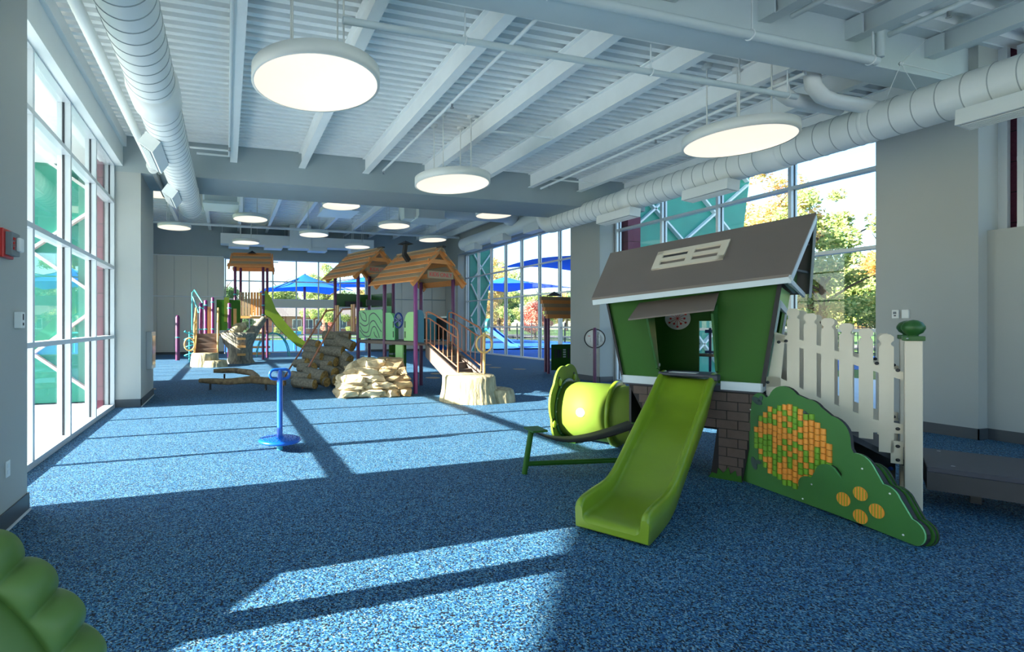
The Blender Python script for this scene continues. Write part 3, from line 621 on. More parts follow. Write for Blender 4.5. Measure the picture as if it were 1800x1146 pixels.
# ---------------------------------------------------------------- crawl tunnel
tn = thing('crawl_tunnel', HL, HR, label='lime-green crawl tunnel behind the slide with a flower-shaped entrance plate', cat='tunnel')
cz, cm = .385, .70
MB().lathe((-1.5,cm,cz), [(.30,0),(.345,.0),(.355,.58),(.335,.58),(.325,.02)], 48, 'x').build('tube', M['lime'], tn)
MB().lathe((-.9,cm,cz), [(.33,-.01),(.395,-.01),(.395,.03),(.33,.03)], 48, 'x').build('flange', M['slide'], tn)
MB().lathe((-.87,cm,cz), [(.345,0),(.335,.55),(.32,.55)], 48, 'x').build('tube', M['lime'], tn)
out = []
for i in range(96):
    a = 2*pi*i/96; r = .475+.04*abs(sin(3.5*a+.6))
    out.append((cm+r*cos(a)*.98, max(.012, cz+.045+r*1.04*sin(a))))
mb = MB(); n = 96; inn = [(cm+.315*cos(2*pi*i/n), cz+.315*sin(2*pi*i/n)) for i in range(n)]
vs = [(-1.53,a,b) for a,b in out]+[(-1.53,a,b) for a,b in inn]+[(-1.505,a,b) for a,b in out]+[(-1.505,a,b) for a,b in inn]; fs = []
for i in range(n):
    j = (i+1) % n; fs += [(i,j,n+j,n+i), (2*n+i,3*n+i,3*n+j,2*n+j), (i,2*n+i,2*n+j,j), (n+i,n+j,3*n+j,3*n+i)]
mb.add(vs, fs); pl = mb.build('flower_plate', M['lime'], tn)
MB().lathe((-1.5,cm,cz), [(.345,0),(.385,0),(.385,.012),(.345,.012)], 40, 'x').build('flange_ring', M['greend'], tn)
for a in (62, 125, 200, 320): # bug shaped knobs in curved slots
    y, z = cm+.43*cos(radians(a)), cz+.43*sin(radians(a))
    MB().sphere((-1.495,y,z), .05, 12, sc=(.4,.8,1)).build('bug_knob', M['slide'], pl)
    MB().box(-1.506,-1.502,y-.02,y+.02,z-.07,z+.07).build('slot', M['black'], pl)
for i in range(14):
    a = 2*pi*i/14; MB().lathe((-1.49, cm+.365*cos(a), cz+.365*sin(a)), [(0,.006),(.01,.006),(.012,0)], 8, 'x').build('bolt', M['pfoot'], tn)
for x, a in ((-1.2, 185), (-.62, 200)):
    y, z = cm+.36*cos(radians(a)), cz+.36*sin(radians(a))
    MB().lathe((x, cm-.352, cz+.02-(.1 if x > -1 else 0)), [(0,-.006),(.05,-.006),(.055,.01)], 20, 'y').build('porthole', M['plate'] if x < -1 else M['greend'], tn)
MB().box(-1.55, -1.3, .45, .95, 0, .04).build('foot', M['green'], tn)

# ---------------------------------------------------------------- sagging belt bridge
br = thing('belt_bridge', HL, HR, label='low balance bridge with sagging dark rubber belt and green pipe frame beside the slide', cat='bridge')
A = Vector((-1.10,-1.10,.43)); B = Vector((-.42,-.25,.47)); d = (B-A).normalized(); pr = Vector((-d.y, d.x, 0)).normalized()
top = []; 
for i in range(17):
    t_ = i/16; p = A.lerp(B, t_)-Vector((0,0,.15*4*t_*(1-t_)*(.5+.5*(1-t_)))); top.append(p)
mb = MB(); vs = []; fs = []
for p in top: vs += [p+pr*.11, p-pr*.11, p-pr*.11-Vector((0,0,.014)), p+pr*.11-Vector((0,0,.014))]
for i in range(16):
    for k in range(4): fs.append((4*i+k, 4*i+(k+1) % 4, 4*i+4+(k+1) % 4, 4*i+4+k))
mb.add(vs, fs, 0, True); mb.build('belt', M['black'], br)
mb = MB(); mb.bar(A-d*.03, A+d*.12, .22, .02); mb.build('end_plate', M['green'], br, .004)
for s_ in (0,):
    q = A; MB().tube([q-Vector((0,0,.01)), q-d*.07-Vector((0,0,.43))], .027, 14).build('leg', M['green'], br)
mb = MB(); mb.tube([A-d*.055+Vector((0,0,-.33)), B+Vector((0,0,-.37))], .024, 14); mb.build('rail', M['green'], br)
MB().tube([B, B-Vector((0,0,.47))], .027, 14).build('leg', M['green'], br)

# ---------------------------------------------------------------- picket fences, post, ramp deck
def picket_fence(y, lab):
    t = thing('picket_fence', HL, HR, label=lab, cat='fence', group='cream picket panels on both sides of the ramp')
    n = 6; xs = [.79, .905, 1.02, 1.135, 1.256, 1.375]; w = .086
    for i, x in enumerate(xs):
        zt = 1.60-(x-.79)*.38; zb = max(.40, .78-(x-.79)*.62) if i < 4 else (.515 if i == 4 else .40)
        if i == 5: zb = .42
        h = w/2
        o = [(x-h, zb), (x+h, zb), (x+h, zt-.10), (x+h-.016, zt-.085), (x+h-.016, zt-.07), (x+h, zt-.05), (x+h, zt-.02), (x+h-.02, zt), (x-h+.02, zt), (x-h, zt-.02), (x-h, zt-.05), (x-h+.016, zt-.07), (x-h+.016, zt-.085), (x-h, zt-.10)]
        MB().prism(o, (y, y+.02)).build('picket', M['cream'], t)
    def rz(x): return 1.36-(x-.69)*.37
    MB().prism([(.66, rz(.66)-.05), (1.47, rz(1.47)-.06), (1.47, rz(1.47)+.01), (.66, rz(.66)+.02)], (y+.001, y+.019)).build('top_rail', M['cream'], t)
    def bz(x): return .94-(x-.6)*.34
    MB().prism([(.6,.60), (.74,.60), (.97,.50), (1.1,.45), (1.16,.56), (1.47,.585), (1.47,.66), (1.3,.68), (1.0,bz(1.0)+.0), (.75,.95), (.67,.99), (.6,.98)], (y+.001, y+.019)).build('lower_panel', M['cream'], t)
    MB().prism([(.60,.88),(.70,.9),(.735,1.36),(.67,1.37)], (y+.001, y+.019)).build('end_stile', M['cream'], t)
    MB().box(1.40, 1.47, y, y+.02, .34, .52).build('bracket_plate', M['cream'], t)
    for x, z in ((.69,1.30),(.74,1.31),(1.32,1.14),(1.44,1.09),(1.44,.62),(1.44,.48),(1.44,.37),(.61,.93)):
        MB().lathe((x,y,z), [(0,-.012),(.010,-.012),(.014,0)], 10, 'y').build('bolt', M['dark'], t)
picket_fence(.10, 'cream picket fence panel nearer the camera, sloping down from the playhouse to the post')
picket_fence(.86, 'second cream picket panel on the far side of the ramp, seen between the near pickets')
for y, lb in ((.11, 'tall cream square post with a shiny green ball cap at the near fence end'), (.87, 'second cream post with green ball cap right behind the front post')):
    t = thing('fence_post', HL, HR, label=lb, cat='post')
    MB().box(1.475, 1.575, y-.05, y+.05, 0, 1.33).build('post', M['cream'], t, .006)
    MB().box(1.462, 1.588, y-.063, y+.063, 1.33, 1.365).build('cap_plate', M['greend'], t, .004)
    MB().lathe((1.525, y, 1.365), [(.03,0),(.03,.01),(.055,.028),(.07,.06),(.068,.08),(.052,.108),(.028,.124),(0,.13)], 24).build('ball', M['greend'], t)
    MB().lathe((1.49, y-.063, 1.347), [(0,-.003),(.006,-.003),(.007,0)], 8, 'y').build('screw', M['pfoot'], t)
rp_ = thing('ramp', HL, HR, label='sloping grey ramp floor between the two picket panels', cat='ramp')
mb = MB(); vs = [(.56,.13,.85),(1.5,.13,.36),(1.5,.86,.36),(.56,.86,.85)]; slab(mb, vs, .05); mb.build('ramp_board', M['charcoal'], rp_)
MB().prism([(.6,.0),(1.45,.0),(1.45,.33),(.6,.72)], (.84,.855)).build('side_panel', M['dark'], rp_)
fw = [o for o in rp_.children if o.name.startswith('side_panel')][0]
MB().prism([(.95,.0),(1.44,.0),(1.44,.05),(1.35,.09),(1.25,.05),(1.15,.1),(1.05,.06),(.97,.1)], (.835,.84)).build('grass_print', M['green'], fw)
for i in range(9):
    MB().lathe((.98+i*.055, .836, .10+.05*((i*7) % 3)/2), [(0,-.004),(.018,-.004),(.018,0)], 10, 'y').build('flower_print', M[('red','yellow','blue')[i % 3]], fw)
dk = thing('low_deck', HL, HR, label='long low dark grey deck running off to the right beyond the fence post', cat='platform')
MB().box(1.6, 4.4, .14, 1.05, .30, .34).build('deck_board', M['charcoal'], dk, .006); MB().box(1.6, 4.4, .15, .18, .16, .30).box(1.6,4.4,1.0,1.04,.17,.3).box(1.6,1.64,.14,1.05,.17,.3).build('skirt', M['dark'], dk)
for x in (1.9, 3.0, 4.2):
    for y in (.62, .9): MB().box(x-.03,x+.03,y,y+.06,0,.3).build('leg', M['dark'], dk)
for x, y in ((1.75,.3),(2.3,.25),(1.72,.95),(2.8,.5),(3.3,.3)): MB().lathe((x,y,.34), [(0,.002),(.012,.002),(.013,0)], 8).build('bolt', M['pfoot'], dk)

# ---------------------------------------------------------------- garden mosaic panel (own frame: x along, y depth, z up)
PO = Vector((4.64, 3.62, 0)); gr = atan2(-.984, -.18)
gp = thing('mosaic_panel', PO, gr, label='green bush-shaped panel with a round orange and green tile mosaic in front of the fence', cat='panel')
S_ = -1  # the side facing the camera
def lobes(pts, r=None):
    out = []
    for (cx, cz_, rr, a0, a1) in pts: out += arc(cx, cz_, rr, a0, a1, 8)
    return out
# outline left-bottom -> left lean -> lobes -> right tip -> bottom
OUT = [(.0,.005)]+[(.12,.80)]+arc(.20,.76,.085,150,40,6)+arc(.44,.78,.155,160,40,9)+arc(.66,.72,.135,95,40,6)+arc(.83,.60,.155,85,5,7)+arc(.90,.46,.12,40,-30,6)
R2 = arc(1.10,.36,.10,120,30,7)+arc(1.24,.24,.10,95,20,6)+arc(1.38,.08,.09,80,-60,8)
full_o = OUT+R2+[(1.38,-.0+.005)]
fy = lambda a, b, c: (a, c, b)
M['bush'] = mat('bush_panel', rgb(66, 122, 58), .4, nscale=3, namt=.08)
mb = MB(); mb.prism(full_o, (-.012,.012), fr=fy, mi=0, mi2=1); mb.build('panel', [M['bush'], M['black']], gp)
R3 = [(.60,.03)]+arc(.68,.16,.08,200,70,6)+arc(.84,.28,.10,170,60,6)+[(.95,.30)]+arc(1.06,.40,.12,150,30,7)+arc(1.24,.25,.10,95,20,6)+arc(1.39,.085,.09,80,-60,8)+[(1.38,.008)]
R3 = [(a, max(.006, b)) for a, b in R3]
for dd in (0,):
    pass
side = -1
for i, dpt in enumerate((-.06, -.105)):
    pass
# camera stands on the +y side of this frame if rotated; choose by sign
camloc = Matrix.Rotation(-gr, 3, 'Z') @ (Vector((0,0,0))-PO)
side = 1 if camloc.y > 0 else -1
for k, y0 in enumerate((.016, .034)):
    mb = MB(); a_, b_ = sorted((side*y0, side*(y0+.012)))
    mb.prism(R3 if k == 1 else [(x*1.0, z) for x, z in R3], (a_, b_), fr=fy, mi=0, mi2=1); mb.build('layer', [M['bush'], M['black'] if k == 0 else M['mint']], gp)
for y0 in (.03, .055):
    mb = MB(); a_, b_ = sorted((-side*y0, -side*(y0+.01)))
    mb.prism([(1.0,.006)]+[(x+.01, z) for x, z in R2]+[(1.39,.006)], (a_, b_), fr=fy, mi=0, mi2=1); mb.build('layer', [M['bush'], M['black']], gp)
tmesh = {}
for nm, mm in (('o', M['tileo']), ('g', M['tileg'])):
    mb = MB(); h = .0225
    mb.tube([(0,0,-h), (0,0,h)], .0215, 8); tm = mb.mesh('tile', mm)
    for v in tm.vertices: v.co.y *= .75
    tmesh[nm] = tm
rnd = random.Random(11)
for i in range(15):
    x = .165+i*.0475; dx = (i-7)/7.4; hh = .335*sqrt(max(0, 1-dx*dx)); nrow = max(2, int(round(2*hh/.049)))
    for j in range(nrow):
        z = .44+(j-(nrow-1)/2)*.049+(.024 if i % 2 else 0)*.4
        c = 'o' if (abs(j-nrow*.62) < 1.2 and rnd.random() < .75) or rnd.random() < .42 else 'g'
        inst(tmesh[c], 'tile', gp, (x, side*.014, z))
for x, z, a in ((.17,.77,-20),(.62,.70,80),(.14,.2,-70)):
    for q in (0, 1):
        L = .058 if q == 0 else .038; aa = radians(a+q*75); cx_, cz_ = x+q*.035, z+q*.02
        o = [(cx_+cos(aa)*L*cos(t)*1-sin(aa)*L*.5*sin(t), cz_+sin(aa)*L*cos(t)+cos(aa)*L*.5*sin(t)) for t in [2*pi*i/14 for i in range(14)]]
        a_, b_ = sorted((side*.0125, side*.0155)); mb = MB(); mb.prism(o, (a_, b_), fr=fy); mb.build('leaf_mark', M['slate'], gp)
for x, z, c in ((.965,.155,0),(1.085,.235,1),(1.085,.07,0),(1.195,.15,2)):
    r = .05
    mb = MB(); a_, b_ = sorted((side*.046, side*.050)); mb.prism([(x+r*cos(t), z+r*sin(t)) for t in [2*pi*i/24 for i in range(24)]], (a_, b_), fr=fy); f_ = mb.build('fruit_print', M['tileo'], gp)
    mb = MB()
    for i in range(9):
        xx = x-.04+i*.01; hh = sqrt(max(0, .048**2-(xx-x)**2))
        if (i+c) % 2: mb.box(xx-.002, xx+.002, min(side*.05, side*.052), max(side*.05, side*.052), z-hh, z+hh)
    mb.build('fruit_lines', M['tileg'], f_)
for x, z in ((.04,.2),(.1,.68),(.645,.05),(.72,.19),(1.1,.42),(1.28,.3),(1.36,.05)):
    y_ = side*(.05 if x > .6 else .013); MB().lathe((x, y_, z), [(0,.003*side),(.006,.003*side),(.007,0)], 8, 'y').build('screw', M['plate'], gp)

# ---------------------------------------------------------------- stand-up spinner
sp = thing('stand_up_spinner', (.6, 6.02, 0), radians(10), label='blue stand-up spinner with a loop handle alone on the sunlit floor', cat='spinner')
MB().lathe((0,0,0), [(.035,0),(.035,.09)], 20).build('base_post', M['cyan'], sp)
MB().lathe((0,0,.075), [(0,0),(.16,.0),(.235,.02),(.25,.035),(.235,.055),(.2,.062),(.05,.075),(0,.078)], 40).build('disc', M['blue'], sp)
mb = MB()
for ri in range(3):
    for k in range(16+ri*6):
        a = 2*pi*k/(16+ri*6); mb.sphere(((.1+ri*.05)*cos(a), (.1+ri*.05)*sin(a), .145-ri*.004), .007, 6)
mb.build('grip_dots', M['blued'], sp)
MB().lathe((0,0,.145), [(.055,0),(.04,.02),(.033,.04),(.033,.68)], 20).build('pole', M['blue'], sp)
pts = [(x, 0, z) for x, z in arc(.065,.88,.055,-90,90,6)+arc(-.065,.88,.055,90,270,6)]
MB().tube(pts, .017, 12, closed=True).build('handle', M['blue'], sp); MB().tube([(0,0,.80),(0,0,.93)], .03, 14, rs=[.033,.024]).build('pole_head', M['blue'], sp)

# ---------------------------------------------------------------- padded climber at the left edge
pdm = thing('padded_climber', (-.95, 1.25, 0), label='green padded play piece with a scalloped edge at the lower left corner', cat='climber')
def leafsec(name, prof, n, a0=-30, a1=150):
    """sweep a small section (radius, depth, wave share) around the arc; the wave share follows the scallops"""
    mb = MB(); vs = []; fs = []; k = len(prof)
    for i in range(n+1):
        a = radians(a0+(a1-a0)*i/n); w = abs(sin(a*21))**.75
        for r_, dy, ws in prof:
            q = r_+ws*(w-1)*.035; vs.append((q*cos(a), dy+ws*.02*(1-w), .45+q*sin(a)))
    for i in range(n):
        for j in range(k-1): fs.append((i*k+j, i*k+j+1, (i+1)*k+j+1, (i+1)*k+j))
    mb.add(vs, fs, 0, True); return mb.build(name, M['pad'], pdm)
leafsec('rib', [(.50,-.02,0),(.52,-.06,0),(.56,-.08,0),(.61,-.07,0),(.645,-.03,0),(.65,.02,0)], 60)
leafsec('scalloped_edge', [(.645,.0,0),(.67,-.015,.2),(.70,.0,.6),(.725,.03,1),(.73,.06,1),(.715,.09,1),(.68,.12,.6),(.6,.14,0)], 420)
leafsec('padded_face', [(.51,-.03,0),(.45,-.05,0),(.3,-.10,0),(.15,-.12,0),(.0,-.13,0)], 40)
MB().box(-.5, .5, -.12, .16, 0, .25).build('foot', M['pad'], pdm, .03)

# ---------------------------------------------------------------- play structure (frame: origin P1, x = a, y = b)
PS = (3.86, 10.14, 0); PSR = atan2(.33, .945); GP = 'purple posts of the middle play structure'
def post(mb_parent, x, y, h, m='purple', r=.045, name='post'):
    return MB().lathe((x,y,0), [(r,0),(r,h-.04),(r*.8,h-.01),(0,h)], 18).build(name, M[m], mb_parent)
def clamp(par, x, y, z, m='teal', r=.055): return MB().lathe((x,y,z), [(r-.01,-.025),(r,-.02),(r,.02),(r-.01,.025)], 14).build('collar', M[m], par)
def gable_roof(t, x0, x1, y0, y1, ze, zr, ov=.22, rows=8):
    """ridge along y; boards run along y, overlapping up each slope"""
    xc = (x0+x1)/2
    for s_ in (-1, 1):
        xe = (x0-ov) if s_ < 0 else (x1+ov); 
        for i in range(rows):
            f0, f1 = i/rows, (i+1)/rows+.03; xa, za = xe+(xc-xe)*f0, ze+(zr-ze)*f0; xb, zb = xe+(xc-xe)*f1, ze+(zr-ze)*f1
            flare = .12*(1-f0); jit = .03*((i*5) % 3-1)
            ya, yb = y0-.22-jit*.6, y1+.22+flare
            mb = MB(); q = [(xa,ya,za+.03),(xa,yb,za+.03),(xb,yb,zb+.012),(xb,ya,zb+.012)]
            slab(mb, q, .028); mb.build('roof_board', M['boardb'] if i % 2 else M['orange'], t)
        for yy in (y0-.12, y1+.1):
            mb = MB(); mb.bar((xe-s_*.02, yy, ze-.05), (xc, yy, zr-.04), .05, .10); mb.build('rafter', M['orange'], t)
    mb = MB(); mb.bar((xc, y0-.3, zr+.02), (xc, y0-.1, zr+.02), .1, .03); mb.build('ridge_cap', M['black'], t)
    for yy in (y0-.14,):
        zt = ze+(zr-ze)*.62
        hw = (x1+ov-xc)*.38
        MB().box(xc-hw-.04, xc+hw+.04, yy-.03, yy, zt-.05, zt+.04).build('collar_tie', M['orange'], t)
        sg = MB().box(xc-.37, xc+.37, yy-.05, yy-.025, ze+.10, ze+.25).build('sign_board', M['boardb'], t)
        text_mesh('KIDS ONLY', .13, M['red'], sg, (xc, yy-.053, ze+.175), (radians(90), 0, 0))
t1 = thing('gabled_tower', PS, PSR, label='nearer gabled play tower with black stovepipe, plank roof and stairs on its front', cat='play tower')
S1 = 1.1
for x, y, hh in ((0,0,2.5),(S1,0,2.5),(0,S1,2.5),(S1,S1,2.5)): post(t1, x, y, hh, 'magenta' if (x, y) == (0,0) else 'purple')
MB().box(-.02, S1+.02, -.02, S1+.02, 1.02, 1.10).build('deck', M['step'], t1, .01)
gable_roof(t1, 0, S1, 0, S1, 2.36, 3.12)
cp = MB(); cp.bar((.18,.45,2.88),(.05,.45,3.02),.09,.09); cp.bar((.05,.45,3.0),(.09,.45,3.24),.075,.075); cp.add([(-.04,.32,3.24),(.22,.32,3.24),(.22,.58,3.24),(-.04,.58,3.24),(.09,.45,3.32)], [(0,1,4),(1,2,4),(2,3,4),(3,0,4),(3,2,1,0)])
cp.build('stovepipe', M['black'], t1)
def arch_panel(t, x0, x1, y, z0, z1, m, flip=False, slot=True, th=.02, along='x', nm='arch_panel'):
    w = x1-x0; pts = [(x0, z0), (x1, z0)]
    if flip: pts += [(x1, z1)] + [(x0+w*.55+w*.0-(w*.55)*sin(a), z1-w*.9+w*.9*cos(a)) for a in [pi/2*i/8 for i in range(9)]]
    else: pts += [(x1-(w*.55)*(1-cos(a)), z1-w*.9+w*.9*sin(a)) for a in [pi/2*i/8 for i in range(9)]] + [(x0, z1)]
    fr = (lambda a, b, c: (a, y+c, b)) if along == 'x' else (lambda a, b, c: (y+c, a, b))
    o = MB().prism(pts, (-th/2, th/2), fr=fr).build(nm, M[m], t)
    if slot:
        xs = x1-.04 if not flip else x0+.04
        mb = MB()
        for za, zb in ((z0+.06, z0+.2), (z0+.28, z0+.42)): mb.prism([(xs-.015,za),(xs+.015,za),(xs+.015,zb),(xs-.015,zb)], (-th/2-.003, th/2+.003), fr=fr)
        mb.build('slot', M['black'], o)
    return o
# arch panels on the camera-left side (x = 0) and behind; teal panels by the stairs
arch_panel(t1, .72, 1.05, 0, 1.12, 1.74, 'mint', flip=True, along='y'); arch_panel(t1, .05, .38, 0, 1.12, 1.74, 'mintl', flip=False, along='y')
MB().prism([(.4,1.12),(.7,1.12),(.7,1.7),(.4,1.7)], (.95,.97), fr=lambda a,b,c: (c-.0,a,b)).build('steering_panel', M['tealblue'], t1)
whl = MB().tube([(-.03, .55+.14*cos(a), 1.56+.16*sin(a)) for a in [2*pi*i/24 for i in range(24)]], .02, 8, closed=True).build('steering_wheel', M['blued'], t1)
MB().bar((-.03,.43,1.5),(-.03,.67,1.62),.03,.03).bar((-.03,.43,1.62),(-.03,.67,1.5),.03,.03).build('wheel_spokes', M['blued'], whl)
for x0, x1, fl_ in ((.05,.22,False),(.90,1.05,True)): arch_panel(t1, x0, x1, -.01, 1.05, 1.78, 'tealblue', flip=fl_, slot=False)
arch_panel(t1, .05, .4, S1, 1.12, 1.74, 'mint', slot=False); arch_panel(t1, .7, 1.05, S1, 1.12, 1.74, 'mint', flip=True, slot=False)
MB().box(S1-.01, S1+.01, .1, 1.0, 1.12, 1.62).build('chalk_panel', M['dark'], t1); MB().box(S1-.012, S1+.012, .08, 1.02, 1.62, 1.66).build('panel_trim', M['plate'], t1)
MB().tube([(S1+.02,.2,.95),(S1+.5,.3,.5),(S1+.75,.3,.12),(S1+.9,.3,.03)], .01, 8).build('side_bar', M['tealblue'], t1)
MB().box(0, .04, .45, .7, .1, 1.02).build('under_panel', M['mintl'], t1)
for z in (.3, .55, .8): MB().box(.05, .4, .85, 1.02, z-.02, z+.02).build('ladder_rung', M['slate'], t1)
MB().prism([(.1,.1),(.6,.1),(.6,1.0),(.1,1.0)], (S1-.05,S1-.03)).build('under_panel', M['green'], t1)
# bridge section with wavy panel
t2 = thing('bridge_section', PS, PSR, label='walkway section with a mint green panel of wavy grey lines between the gabled towers', cat='play panel')
MB().box(-.02, S1+.02, 1.12, 2.2, 1.02, 1.10).build('deck', M['step'], t2, .01)
wp = MB().prism([(1.16,1.14),(2.14,1.14),(2.14,1.78),(2.10,1.82),(1.20,1.82),(1.16,1.78)], (-.015,.015), fr=lambda a,b,c: (c,a,b)).build('wavy_panel', M['mint'], t2)
def wave(pts, w=.014):
    mb = MB(); P = []
    for i in range(len(pts)-1):
        a_, b_, c_, d_ = (pts[max(i-1,0)]+(0,)), pts[i]+(0,), pts[i+1]+(0,), pts[min(i+2,len(pts)-1)]+(0,)
        for s_ in range(6): P.append(cr(a_, b_, c_, d_, s_/6))
    P.append(list(pts[-1])+[0]); prev = None; vs = []
    for i, p in enumerate(P):
        q = P[min(i+1, len(P)-1)]; r = P[max(i-1, 0)]; dx, dz = q[0]-r[0], q[1]-r[1]; L = sqrt(dx*dx+dz*dz) or 1
        for sg in (1, -1): vs.append((-.018, p[0]-dz/L*w*sg, p[1]+dx/L*w*sg))
    m_ = len(P); vs2 = [(x+.004, y, z) for x, y, z in vs]
    fs = [(2*i, 2*i+1, 2*i+3, 2*i+2) for i in range(m_-1)]; mb.add(vs, fs); mb.add(vs2, fs)
    mb.build('wavy_groove', M['slate'], wp)
wave([(2.1,1.76),(2.0,1.6),(1.82,1.56),(1.85,1.72),(1.98,1.78)]); wave([(2.1,1.52),(1.9,1.44),(1.72,1.5),(1.68,1.68),(1.5,1.74),(1.3,1.62),(1.2,1.5)])
wave([(2.1,1.44),(1.95,1.3),(1.75,1.3),(1.66,1.5),(1.5,1.56),(1.34,1.42),(1.2,1.3)]); wave([(2.1,1.34),(1.9,1.2),(1.68,1.2),(1.58,1.38),(1.46,1.42),(1.34,1.28),(1.28,1.16)]); wave([(1.5,1.3),(1.46,1.22),(1.36,1.16)])
# second tower, higher
t3 = thing('gabled_tower', PS, PSR, label='farther gabled play tower on the left with plank roof, next to the stacked log climber', cat='play tower')
for x, y in ((0,2.2),(S1,2.2),(0,3.3),(S1,3.3)): post(t3, x, y, 2.82)
gable_roof(t3, 0, S1, 2.2, 3.3, 2.66, 3.38)
MB().box(-.02, S1+.02, 2.18, 3.32, 1.22, 1.30).build('deck', M['step'], t3, .01)
for y in (2.32, 2.42, 3.1, 3.2): MB().box(-.03, .0, y, y+.075, 1.3, 1.98).build('slat', M['wood' if y in (2.42,3.1) else 'copper'], t3)
MB().box(.05, S1-.05, 3.3, 3.32, 1.95, 2.3).box(S1,S1+.02,2.3,3.2,1.95,2.3).build('upper_panel', M['greend'], t3)
for y in (2.28, 3.28): MB().box(.3, .85, y-.01, y+.01, 1.95, 2.1).build('window_slot', M['dark'], t3)
arch_panel(t3, .7, 1.05, 2.22, 1.3, 1.95, 'mint', flip=True, slot=False)
# stairs
stt = thing('play_staircase', PS, PSR, label='brown play staircase with copper railings leading to a stump in front of the gabled tower', cat='stairs')
X0, X1 = .28, .95
for i in range(5):
    z = 1.0-.125*(i+1)+.02; y = -.03-.17*i
    MB().box(X0+.02, X1-.02, y-.19, y, z-.02, z+.02).box(X0+.02, X1-.02, y-.19, y-.17, z-.12, z).build('step', M['step'], stt)
for x in (X0, X1): MB().prism([(-.02,1.06),(-.02,.78),(-.25,.62),(-.86,.20),(-.98,.20),(-.98,.50)], (x-.02,x+.02), fr=lambda a,b,c: (c,a,b)).build('stringer', M['step'], stt)
for x in (X0, X1):
    rl = MB().tube([(x,0,1.72),(x,-.1,1.74),(x,-.28,1.68),(x,-.9,1.42),(x,-.97,1.36),(x,-.98,1.25),(x,-.98,.5)], .018, 10).build('railing', M['copper'], stt)
    MB().tube([(x,0,1.60),(x,-.12,1.60),(x,-.96,1.2)], .014, 10).tube([(x,0,1.08),(x,-.12,1.08),(x,-.96,.62)], .014, 10).tube([(x,-.03,1.72),(x,-.03,1.0)], .02, 10).build('mid_rail', M['copper'], rl)
    for i in range(6):
        y = -.16-.13*i; MB().tube([(x,y,1.6+(y+.12)*.476),(x,y,1.08+(y+.12)*.547)], .009, 6).build('baluster', M['copper'], rl)
sds = thing('teal_slide', PS, PSR, label='narrow dark teal slide seen edge-on behind the play staircase', cat='slide')
MB().prism([(-.02,1.15),(.12,1.2),(1.25,.12),(1.45,.06),(1.45,.02),(1.2,.04),(0,1.05)], (.35,.39), fr=lambda a,b,c: (S1+a,c+0,b)).build('side_rail', M['tealblue'], sds)
MB().prism([(-.02,1.15),(.12,1.2),(1.25,.12),(1.45,.06),(1.45,.02),(1.2,.04),(0,1.05)], (.75,.79), fr=lambda a,b,c: (S1+a,c+0,b)).build('side_rail', M['tealblue'], sds)
MB().prism([(0,1.1),(1.2,.08),(1.44,.04),(1.44,.02),(1.2,.03),(0,1.05)], (.39,.75), fr=lambda a,b,c: (S1+a,c,b)).build('bed', M['blue'], sds)

# stump step: lathe with bark ridges
def bark(c, prof, n, seed, amp=.03, sx=1, sy=1):
    def wob(a, z): return 1+amp*noise.noise(Vector((cos(a)*13+seed, sin(a)*13, z*3)))*1.5+.05*noise.noise(Vector((cos(a)*1.3, sin(a)*1.3+seed, z*.8)))
    mb = MB(); vs = []; fs = []
    for r, z in prof:
        for k in range(n):
            a = 2*pi*k/n; w = wob(a, z) if r > .01 else 1; vs.append((c[0]+r*w*cos(a)*sx, c[1]+r*w*sin(a)*sy, c[2]+z))
    for i in range(len(prof)-1):
        for k in range(n): fs.append((i*n+k, i*n+(k+1) % n, (i+1)*n+(k+1) % n, (i+1)*n+k))
    mb.add(vs, fs, 0, True); return mb
sg = thing('stump_step', (4.5, 8.93, 0), label='large pale moulded tree stump at the foot of the copper-railed staircase', cat='stump')
pr_ = [(.58,0),(.57,.05),(.53,.18),(.51,.35),(.50,.47),(.47,.505),(.0,.50)]
bark((0,0,0), pr_, 150, 1, .03).build('stump', M['barkl'], sg)
bark((.47,-.12,0), [(.40,0),(.39,.05),(.37,.15),(.35,.22),(.32,.24),(0,.235)], 120, 4, .03).build('lower_stump', M['barkl'], sg)
hw = thing('grab_ring', (4.86, 9.0, .49), radians(-20), label='small copper ring handle on a pole standing on the pale stump', cat='handle')
MB().tube([(0,0,0),(0,0,.82)], .03, 12).build('pole', M['sand'], hw); MB().tube([(.15*cos(a),-.02,.6+.17*sin(a)) for a in [2*pi*i/28 for i in range(28)]], .02, 8, closed=True).build('ring', M['sand'], hw)

# sandstone rock climber
rk = thing('rock_climber', (2.9, 10.25, 0), label='stacked sandstone boulder climber in full sun in the middle of the room', cat='rock climber')
def stone(c, s, seed, m):
    bm = bmesh.new(); bmesh.ops.create_icosphere(bm, subdivisions=3, radius=1)
    for v in bm.verts:
        p = v.co.copy(); q = Vector([math.copysign(abs(x)**.55, x) for x in p]); q += noise.noise_vector(p*1.5+Vector((seed, 0, 0)))*.36+noise.noise_vector(p*3.5+Vector((seed,0,5)))*.12
        v.co = Vector((q.x*s[0]+c[0], q.y*s[1]+c[1], max(0.0, q.z*s[2]+c[2])))
    me = bpy.data.meshes.new('stone'); bm.to_mesh(me); bm.free(); me.materials.append(m); o = bpy.data.objects.new('stone', me); COL.objects.link(o); o.parent = rk
rs = random.Random(3)
layers = [(0.0, .16, -.72, .78, .40), (.16, .30, -.70, .74, .38), (.30, .44, -.66, .72, .36), (.44, .58, -.35, .70, .34), (.58, .74, -.22, .68, .30)]
